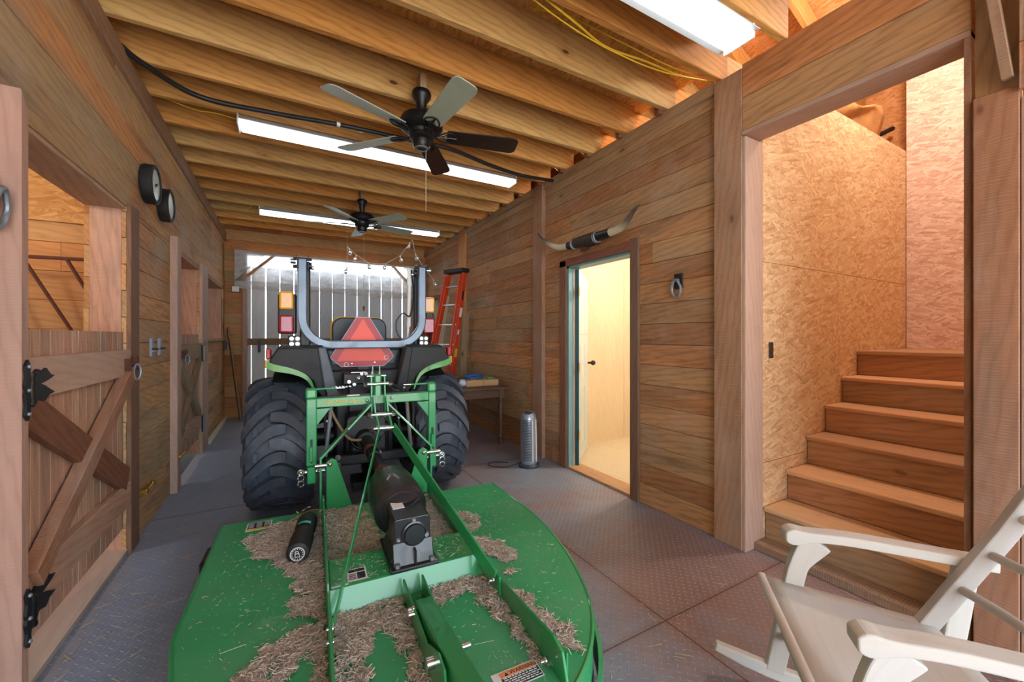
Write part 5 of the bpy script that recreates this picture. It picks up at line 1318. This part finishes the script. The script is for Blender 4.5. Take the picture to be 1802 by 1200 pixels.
def blade(e, ang, mat, pitch=-13):
    L0, L1, w0, w1 = .165, .65, .057, .075
    pts = [(L0, -w0), (L0 + .03, -w0 - .004)] + [(L1 - .05 + .05 * math.sin(R(a)), -w1 + .035 * (1 - math.cos(R(a)))) for a in range(0, 91, 18)]
    pts = pts + [(x, -y) for x, y in pts[::-1]]
    rot = Matrix.Rotation(R(ang), 4, 'Z'); pt = Matrix.Rotation(R(pitch), 4, 'X'); tz = Matrix.Translation((0, 0, 2.61))
    m_ = rot @ tz @ pt
    mb = MB(); n = len(pts); vs = [m_ @ Vector((x, y, z)) for z in (-.003, .003) for x, y in pts]
    mb.add(vs, [tuple(range(n))[::-1], tuple(range(n, 2 * n))] + [(i, (i + 1) % n, n + (i + 1) % n, n + i) for i in range(n)]); b = mb.build('blade', mat, e, None, .001)
    mb = MB(); a = [(.075, 0, -.012), (.11, .020, -.014), (.15, .044, -.009), (.19, .046, -.006), (.225, .022, -.006), (.235, 0, -.006), (.225, -.022, -.006), (.19, -.046, -.006), (.15, -.044, -.009), (.11, -.020, -.014)]
    mb.tube([m_ @ Vector(p) for p in bez(a + [a[0]], 4)[:-1]], .0055, 8, True)
    mb.tube([m_ @ Vector(p) for p in ((.07, 0, -.012), (.14, 0, -.010), (.235, 0, -.006))], .006, 8)
    mb.tube([m_ @ Vector(p) for p in ((.12, .0, -.01), (.165, .026, -.007), (.20, .0, -.006), (.165, -.026, -.007))], .004, 6, True)
    mb.build('blade_iron', 'black', b)
def place_fan(x, y, rz, mats, lab, dz=0.0):
    e = fan()
    for k in range(5): blade(e, rz + 72 * k, mats[k])
    e.location = (x, y, dz); tag(e, lab, 'ceiling fan', 'black ceiling fans under the joists')
    return e
f1 = place_fan(.79, 2.60, -13.5, ['blade_dark', 'blade_dark', 'blade_light', 'blade_light', 'blade_light'], 'black five-blade ceiling fan nearer the camera, pull chain hanging from it')
f2 = place_fan(.81, 5.02, 15, ['blade_light'] * 5, 'black ceiling fan with pale blades farther down the aisle above the tractor')
mb = MB(); mb.cyl((.79 + .03, 2.60, 2.51), (.79 + .03, 2.60, 2.10), .0016, n=6); mb.build('pull_chain', 'wire', f1, (-.79, -2.60, 0))
mb = MB(); mb.cyl((.81 + .02, 5.02, 2.52), (.81 + .02, 5.02, 1.64), .0016, n=6); mb.build('pull_chain', 'wire', f2, (-.81, -5.02, 0))
MB().lathe([(.002, 0), (.008, .01), (.016, .05), (.010, .06), (.002, .065)], (.83, 5.02, 1.58), n=12).build('chain_bob', 'brass', f2, (-.81, -5.02, 0))

def fixture(name, x0, x1, y, z, lab):
    e = empty(name, ((x0 + x1) / 2, y, z)); o_ = (-(x0 + x1) / 2, -y, -z)
    mb = MB(); mb.prism([(y - .030, z + .045), (y - .055, z + .012), (y - .11, z - .012), (y - .11, z - .016), (y - .05, z + .004), (y + .05, z + .004), (y + .11, z - .016), (y + .11, z - .012), (y + .055, z + .012), (y + .030, z + .045)], x0, x1, 'YZ'); mb.build('light_housing', 'reflector', e, o_)
    for s in (-1, 1):
        MB().box(x0 if s < 0 else x1 - .012, x0 + .012 if s < 0 else x1, y - .085, y + .085, z - .045, z + .035).build('end_plate', 'white', e, o_, .006, 2)
    for s in (-1, 1):
        MB().tube([(x0 + .02, y + s * .045, z - .026), (x0 + .03, y + s * .045, z - .026), (x1 - .03, y + s * .045, z - .026), (x1 - .02, y + s * .045, z - .026)], [.012, .0185, .0185, .012], 16).build('fluorescent_tube', 'tube', e, o_)
    tag(e, lab, 'ceiling light', 'white twin-tube ceiling lights')
    if FIX: l = light('tube_light', 'AREA', ((x0 + x1) / 2, y, z - .030), FIX, (1.0, 0.98, 0.95), (0, 0, 0), x1 - x0 - .1, .02)
    return e
FIX = 0
fixture('fluorescent_light', -.29, 2.03, 3.57, 2.85, 'long white twin-tube light just behind the nearer ceiling fan')
fixture('fluorescent_light', -.26, 2.06, 5.92, 2.85, 'long white twin-tube light above the far ceiling fan')
fixture('fluorescent_light', -.30, 2.10, 1.27, 2.85, 'white twin-tube light in the upper right, nearest the camera')
# black hose slung under the joists
hp = bez([(-.80, 3.02, 2.905), (-.72, 3.13, 2.885), (-.479, 3.33, 2.86), (-.063, 3.33, 2.865), (.376, 3.27, 2.865), (.8, 3.24, 2.86), (1.208, 3.21, 2.855), (1.636, 3.30, 2.84), (2.0, 3.36, 2.84), (2.39, 3.37, 2.862)], 8)
hs = MB().tube(hp, .0165, 12).build('black_hose', 'hose'); tag(hs, 'black corrugated hose slung across the aisle beneath the joists', 'hose')
mb = MB()
for x in (.36, .52): mb.lathe([(.018, -.012), (.0185, .012)], (x, 3.268, 2.865), (1, 0, 0), 14)
o = mb.build('printed_mark', 'label_white', hs)
# yellow cables
def cable(pts, lab, r=.004): tag(MB().tube(bez(pts, 8), r, 6).build('yellow_cable', 'cable'), lab, 'cable')
cable([(1.05, 1.62, 2.925), (1.30, 1.66, 2.91), (1.60, 1.74, 2.93), (1.9, 1.72, 2.935), (2.2, 1.70, 2.93), (2.45, 1.66, 2.95)], 'yellow cable along the joist near the upper right light, thickest of the bundle', .006)
cable([(.9, 1.66, 2.96), (1.25, 1.68, 2.90), (1.6, 1.70, 2.885), (2.0, 1.69, 2.89), (2.42, 1.63, 2.92)], 'thin yellow cable sagging lowest under the upper right joist')
cable([(1.2, 1.9, 3.10), (1.35, 1.76, 3.02), (1.65, 1.70, 2.96), (2.1, 1.66, 2.92), (2.44, 1.60, 2.93)], 'thin yellow cable crossing down from the subfloor to the top of the big post')
cable([(-.70, 3.62, 2.93), (-.55, 3.63, 2.90), (-.42, 3.60, 2.895), (-.29, 3.58, 2.875)], 'short yellow cable feeding the left end of the nearer tube light')
cable([(-.62, 5.75, 2.93), (-.45, 5.80, 2.89), (-.33, 5.82, 2.87), (-.40, 5.86, 2.80), (-.26, 5.92, 2.86)], 'looped yellow cable at the left end of the far tube light')

# string of clear bulbs at the far end
ST = [(.812, 6.3, 2.29), (.812, 6.3, 2.59), (.94, 6.3, 2.48), (1.105, 6.3, 2.383), (1.24, 6.3, 2.375), (1.361, 6.3, 2.39), (1.576, 6.3, 2.53), (1.765, 6.3, 2.80), (1.82, 6.3, 2.58), (1.944, 6.3, 2.386), (2.113, 6.3, 2.20), (2.36, 6.3, 2.14)]
sl = empty('string_lights', ST[1]); so2 = tuple(-c for c in ST[1]); tag(sl, 'string of small clear bulbs on pale wire hanging in front of the far doorway', 'string lights')
mb = MB(); mb.tube(ST[:2], .003, 6); mb.tube(ST[1:2] + ST[1:8], .003, 6) if False else mb.tube(ST[1:8], .003, 6); mb.tube(ST[7:], .003, 6); mb.tube([(.812, 6.3, 2.59), (.812, 6.32, 2.90)], .0015, 5); mb.tube([(1.765, 6.3, 2.80), (1.765, 6.32, 2.90)], .0015, 5); mb.build('wire', 'wire', sl, so2)
for k, p in enumerate([ST[0], (.835, 6.3, 2.57), ST[2], ST[3], ST[5], ST[6], (1.73, 6.3, 2.75), ST[8], ST[9], ST[10]]):
    b = Vector(p); d = Vector((.25 if k % 2 else -.3, 0, -1)).normalized()
    s_ = MB().cyl(b, b + d * .03, .010, n=10).build('bulb_socket', 'wire', sl, so2)
    MB().lathe([(.008, .028), (.024, .050), (.029, .072), (.022, .094), (.002, .104)], b, d, 14).build('clear_bulb', 'glass', s_)

# ================================================================== THINGS ALONG THE RIGHT WALL
# stepladder
D_ = Vector((.42, -.908, 0)); base = Vector((1.93, 5.78, .0)); topc = Vector((2.24, 5.60, 2.24)); Nrm = D_.cross((topc - base).normalized()).normalized()
ld = empty('stepladder', tuple(base)); lo = tuple(-c for c in base); tag(ld, 'orange fibreglass stepladder folded and leaning on the right wall behind the tractor', 'ladder')
def LP(u, t, w_=0.0): 
    hw_ = .27 * (1 - t) + .155 * t; return base.lerp(topc, t) + D_ * u * hw_ + Nrm * w_
for u, nm in ((-1, 'side_rail'), (1, 'side_rail')):
    MB().bar(LP(u, 0), LP(u, .985), .075, .03, up=tuple(D_)).build(nm, 'ladder', ld, lo, .003)
    MB().bar(LP(u * .92, .0, .10), LP(u * .92, .97, .07), .045, .025, up=tuple(D_)).build('rear_rail', 'ladder', ld, lo, .003)
    MB().bar(LP(u * 1.0, 0, -.04), LP(u * 1.0, .98, -.04), .004, .006, up=tuple(D_)).build('rail_edge', 'alu', ld, lo)
for t in (.13, .26, .39, .52, .65, .78, .90):
    MB().bar(LP(-.92, t, -.01), LP(.92, t, -.01), .085, .022).build('step', 'alu', ld, lo, .003)
MB().bar(LP(-1.25, 1.0, .02), LP(1.25, 1.0, .02), .15, .06).build('ladder_cap', 'black_plastic', ld, lo, .01, 2)
for t, w_, h_, mt in ((.83, .03, .17, 'label_black'), (.72, .045, .17, 'label_white'), (.60, .035, .07, 'label_white'), (.46, .045, .15, 'label_yellow')):
    p = LP(1, t) - Nrm * .0; 
    MB().bar(p + D_ * .0165 + (topc - base).normalized() * -h_ / 2, p + D_ * .0165 + (topc - base).normalized() * h_ / 2, w_, .002, up=tuple(D_)).build('ladder_label', mt, ld, lo)
tag(MB().bar((2.06, 6.35, 0.01), (2.31, 6.30, 1.95), .16, .03, up=(.3, -1, 0)).build('cream_board', 'cream', None, None, .004), 'pale cream board standing behind the orange stepladder', 'board')
tag(MB().bar((2.24, 5.47, 0.01), (2.34, 5.52, 1.62), .11, .025, up=(.3, -1, 0)).build('grey_board', 'oldboard', None, None, .004), 'weathered grey board leaning on the wall just right of the stepladder', 'board')

# table with turned legs
tb = empty('side_table', (2.0, 4.78, 0)); tbo = (-2.0, -4.78, 0); tag(tb, 'dark wooden table with turned legs against the right wall beside the tractor tyre', 'table')
MB().box(1.58, 2.33, 4.16, 5.38, .665, .69, ax=1).build('table_top', 'tablewood', tb, tbo, .006, 2)
for (a, b, c, d) in ((1.66, 2.26, 4.235, 4.255), (1.66, 2.26, 5.27, 5.29), (1.645, 1.665, 4.26, 5.27), (2.255, 2.275, 4.26, 5.27)): MB().box(a, b, c, d, .565, .665).build('apron', 'tablewood', tb, tbo)
for x in (1.65, 2.255):
    for y in (4.255, 5.27):
        mb = MB(); mb.box(x - .032, x + .032, y - .032, y + .032, .55, .665)
        mb.lathe([(.016, 0), (.022, .015), (.028, .04), (.018, .065), (.026, .075), (.030, .10), (.018, .13), (.024, .14), (.024, .155), (.020, .17), (.024, .30), (.030, .42), (.030, .48), (.018, .50), (.028, .515), (.028, .535), (.02, .55)], (x, y, 0), n=18); mb.build('leg', 'tablewood', tb, tbo)
e = empty('cardboard_box', (2.07, 4.45, .69)); MB().box(1.86, 2.08, 4.36, 4.56, .691, .765).build('box_body', 'card', e, (-2.07, -4.45, -.69), .003); tag(e, 'low tan cardboard box at the left of the pair on the side table', 'box', 'cardboard boxes on the table')
MB().box(1.955, 1.985, 4.359, 4.561, .7655, .766).build('tape', 'label_white', e, (-2.07, -4.45, -.69))
e = empty('cardboard_box', (2.19, 4.45, .69)); MB().box(2.085, 2.28, 4.36, 4.56, .691, .762).build('box_body', 'card', e, (-2.19, -4.45, -.69), .003); tag(e, 'low tan cardboard box at the right of the pair on the side table', 'box', 'cardboard boxes on the table')
MB().box(2.17, 2.20, 4.359, 4.561, .7625, .763).build('tape', 'label_white', e, (-2.19, -4.45, -.69))
pts = [Vector((1.99 + .11 * math.cos(t) * (1 + .12 * math.sin(3.1 * t)), 4.46 + .075 * math.sin(t), .778 + .010 * math.sin(t * 1.7) + t * .0014)) for t in [i * .35 for i in range(90)]]
tag(MB().tube(pts, .008, 8).build('blue_rope', 'blue'), 'coil of blue strap lying on the cardboard boxes', 'rope')
vs = MB().sphere((1.83, 4.42, .735), .06, 10, (.7, .9, .75)); 
vs.v = [(x + .010 * math.sin(z * 90 + y * 60), y + .01 * math.sin(x * 80), z) for x, y, z in vs.v]
tag(vs.build('plastic_bag', 'bag'), 'crumpled clear plastic bag at the left end of the cardboard boxes', 'bag')
tag(MB().box(2.17, 2.24, 4.40, 4.50, .765, .79).build('green_tool', 'green_clean', None, None, .008, 2), 'small green and black item resting on the right cardboard box', 'tool')

# tower heater
ht = empty('tower_heater', (2.12, 3.40, 0), R(32)); tag(ht, 'silver tower heater on the floor beside the office doorway', 'heater')
mb = MB(); mb.lathe([(.001, 0), (.105, 0), (.105, .02), (.09, .035), (.001, .035)], n=32); mb.build('heater_base', 'heater_dark', ht)
def sec(z, k): return [(k * .085 * math.cos(t) * (1 if math.cos(t) < 0 else 1), k * .080 * math.sin(t), z) for t in [2 * math.pi * i / 28 for i in range(28)]]
mb = MB(); vs = []; Z = [(.03, .98), (.10, 1.03), (.30, 1.05), (.45, .98), (.505, .90), (.53, .70)]
for z, k in Z: vs += [(x + .0 - .02 * (z / .53) ** 2, y, z + (.0 if z < .5 else x * .18)) for x, y, z in sec(z, k)]
fs = [tuple(range(28))[::-1], tuple(range(28 * 5, 28 * 6))]
for i in range(5):
    for k in range(28): fs.append((i * 28 + k, i * 28 + (k + 1) % 28, (i + 1) * 28 + (k + 1) % 28, (i + 1) * 28 + k))
mb.add(vs, fs, smooth=True); mb.build('heater_body', 'heater', ht)
mb = MB()
for k in range(26):
    z = .08 + k * .0155
    a0, a1 = R(165), R(225); kk = 1.06
    mb.tube([(kk * .086 * math.cos(t) - .02 * (z / .53) ** 2, kk * .082 * math.sin(t), z) for t in [a0 + (a1 - a0) * i / 6 for i in range(7)]], .003, 5)
mb.build('grille', 'heater_dark', ht)
mb = MB()
for t in (R(232), R(262)):
    mb.tube([(.089 * math.cos(t) - .02 * (z / .53) ** 2, .085 * math.sin(t), z) for z in (.06, .2, .35, .47)], .006, 8)
mb.build('white_stripe', 'label_white', ht)
mb = MB(); mb.lathe([(.001, 0), (.035, 0), (.04, .006), (.001, .006)], (-.02, 0, .53), n=24); mb.build('control_top', 'heater_dark', ht)
MB().tube(bez([(2.02, 3.44, .03), (1.90, 3.46, .008), (1.80, 3.54, .007), (1.78, 3.62, .007), (1.86, 3.66, .007), (1.98, 3.58, .007)], 8), .004, 6).build('power_cord', 'hose', ht)
for c in ht.children:
    if c.name.startswith('power_cord'):
        c.matrix_parent_inverse = (Matrix.Translation((2.12, 3.40, 0)) @ Matrix.Rotation(R(32), 4, 'Z')).inverted()
# outlet on the stairwell wall
e = empty('wall_outlet', (2.652, 1.405, 1.195)); eo = (-2.652, -1.405, -1.195); tag(e, 'small dark brown electrical outlet box on the bright OSB stairwell wall', 'outlet')
MB().box(2.632, 2.672, 1.396, 1.404, 1.145, 1.245).build('outlet_box', 'outbox', e, eo, .002)
MB().box(2.640, 2.664, 1.392, 1.397, 1.185, 1.205).build('outlet_switch', 'rust', e, eo)
# dark handrail bracket just visible on the near stair wall
tag(MB().lathe([(.001, 0), (.05, 0), (.035, .06), (.02, .09), (.001, .09)], (3.15, .381, 1.30), (0, 1, 0), 20).build('round_bracket', 'brass'), 'small brown cone fitting on the near side wall of the stairs', 'fitting')
# loft conduit
tag(MB().cyl((4.45, 1.62, 2.98), (5.15, 1.60, 3.30), .022).build('loft_pipe', 'hose'), 'dark pipe end in the loft above the stairwell wall', 'pipe')

# ================================================================== ROCKING CHAIR
ch = empty('rocking_chair', (1.569, .413, 0), R(41.3)); tag(ch, 'whitewashed wooden rocking chair in the right foreground facing the mower', 'rocking chair')
def sweep(pts, w, h):
    """flat bar following points in the y-z plane; w across x"""
    mb = MB(); n = len(pts); vs, gv = [], []; L = 0
    for i, p in enumerate(pts):
        a = Vector(pts[max(i - 1, 0)]); b = Vector(pts[min(i + 1, n - 1)]); t = (b - a).normalized(); u = Vector((1, 0, 0)).cross(t).normalized()
        hh = h[i] if isinstance(h, (list, tuple)) else h
        if i: L += (Vector(p) - Vector(pts[i - 1])).length
        for (x, y) in ((-.5, -.5), (.5, -.5), (.5, .5), (-.5, .5)): vs.append(Vector(p) + Vector((x * w, 0, 0)) + u * y * hh); gv.append((L, x * w, y * hh))
    fs = [(0, 1, 2, 3), tuple(range(4 * n - 4, 4 * n))[::-1]]
    for i in range(n - 1):
        for k in range(4): fs.append((i * 4 + k, i * 4 + (k + 1) % 4, (i + 1) * 4 + (k + 1) % 4, (i + 1) * 4 + k))
    return mb.add(vs, fs, gv)
for s in (-1, 1):
    x = s * .265
    rk = [(x, .50 - i * .09, .022 + .30 * ((.50 - i * .09) + .02) ** 2) for i in range(13)]
    sweep(rk, .032, [.028, .042] + [.046] * 9 + [.042, .03]).build('rocker', 'chairwood', ch, None, .006, 2)
    sweep(bez([(x, .305, .06), (x, .275, .22), (x, .245, .40), (x, .225, .475), (x, .175, .555)], 4), .036, [.060] * 12 + [.064, .072, .080, .088, .095]).build('front_leg', 'chairwood', ch, None, .005, 2)
    sweep([(x, -.16, .07), (x, -.20, .33), (x, -.23, .545)], .036, .058).build('rear_leg', 'chairwood', ch, None, .005, 2)
    xa = s * .268
    sweep(bez([(xa, .275, .562), (xa, .255, .563), (xa, .22, .566), (xa, .16, .572), (xa, .08, .574), (xa, -.05, .568), (xa, -.20, .560), (xa, -.30, .555)], 3), .062, [.030, .040, .048, .054, .055, .052, .044, .038, .033, .032] + [.032] * 12).build('armrest', 'chairwood', ch, None, .012, 3)
    xb = s * .222
    sweep([(xb, -.105, .345), (xb, -.30, .68), (xb, -.47, 1.00), (xb, -.54, 1.14)], .034, .052).build('back_post', 'chairwood', ch, None, .005, 2)
    sweep([(s * .24, .33, .375), (s * .24, .10, .350), (s * .24, -.14, .325)], .03, .045).build('seat_rail', 'chairwood', ch, None, .005, 2)
# seat panel, gently dished
vs, fs = [], []; n = 10
for j in range(n + 1):
    for i in range(n + 1):
        u, v = i / n * 2 - 1, j / n; vs.append((u * (.262 - .03 * v), .335 - .46 * v, .402 - .045 * v - .016 * math.sin(v * 3.14) * (1 - u * u) + .0))
for j in range(n):
    for i in range(n): fs.append((j * (n + 1) + i, j * (n + 1) + i + 1, (j + 1) * (n + 1) + i + 1, (j + 1) * (n + 1) + i))
mb = MB(); mb.add(vs, fs, smooth=True); o = mb.build('seat', 'chairwood', ch); o.modifiers.new('thick', 'SOLIDIFY').thickness = .018
mb = MB(); mb.cyl((-.275, .342, .388), (.275, .342, .388), .016, n=14); mb.build('seat_front_edge', 'chairwood', ch)
MB().box(-.25, .25, .318, .338, .335, .385).build('front_apron', 'chairwood', ch, None, .004)
MB().cyl((-.26, -.17, .20), (.26, -.17, .20), .014).build('stretcher', 'chairwood', ch)
MB().cyl((-.26, .27, .20), (.26, .27, .20), .014).build('stretcher', 'chairwood', ch)
for k, t in enumerate((.42, .78, 1.14, 1.5, 1.86)):
    y, z = -.105 - .195 * t * 1.0 * 1.0 - .0, .345 + .335 * t
    y = -.105 - .195 * t if t < 1 else -.30 - .17 * (t - 1) / .95
    pts = [(-.222 + .444 * i / 8, y - .045 * math.sin(math.pi * i / 8), z) for i in range(9)]
    MB().tube(pts, .0135, 10).build('back_rung', 'chairwood', ch)
sweep([(0, -.52, 1.08), (0, -.545, 1.17)], .47, .03).build('top_rail', 'chairwood', ch, None, .006, 2)

# loose straw on the floor
mb = MB()
for k in range(150):
    if k < 90: x, y = random.uniform(XL + .01, XL + .35) , random.uniform(1.6, 3.6)
    else: x, y = random.uniform(1.3, 2.5), random.uniform(.5, 2.2)
    a = random.uniform(0, 3.14); L = random.uniform(.015, .07); mb.bar((x, y, .004), (x + L * math.cos(a), y + L * math.sin(a), .006), .0016, .0012)
o = mb.build('loose_straw', 'straw'); tag(o, 'scattered bits of straw on the diamond-plate floor', 'straw'); o['kind'] = 'stuff'
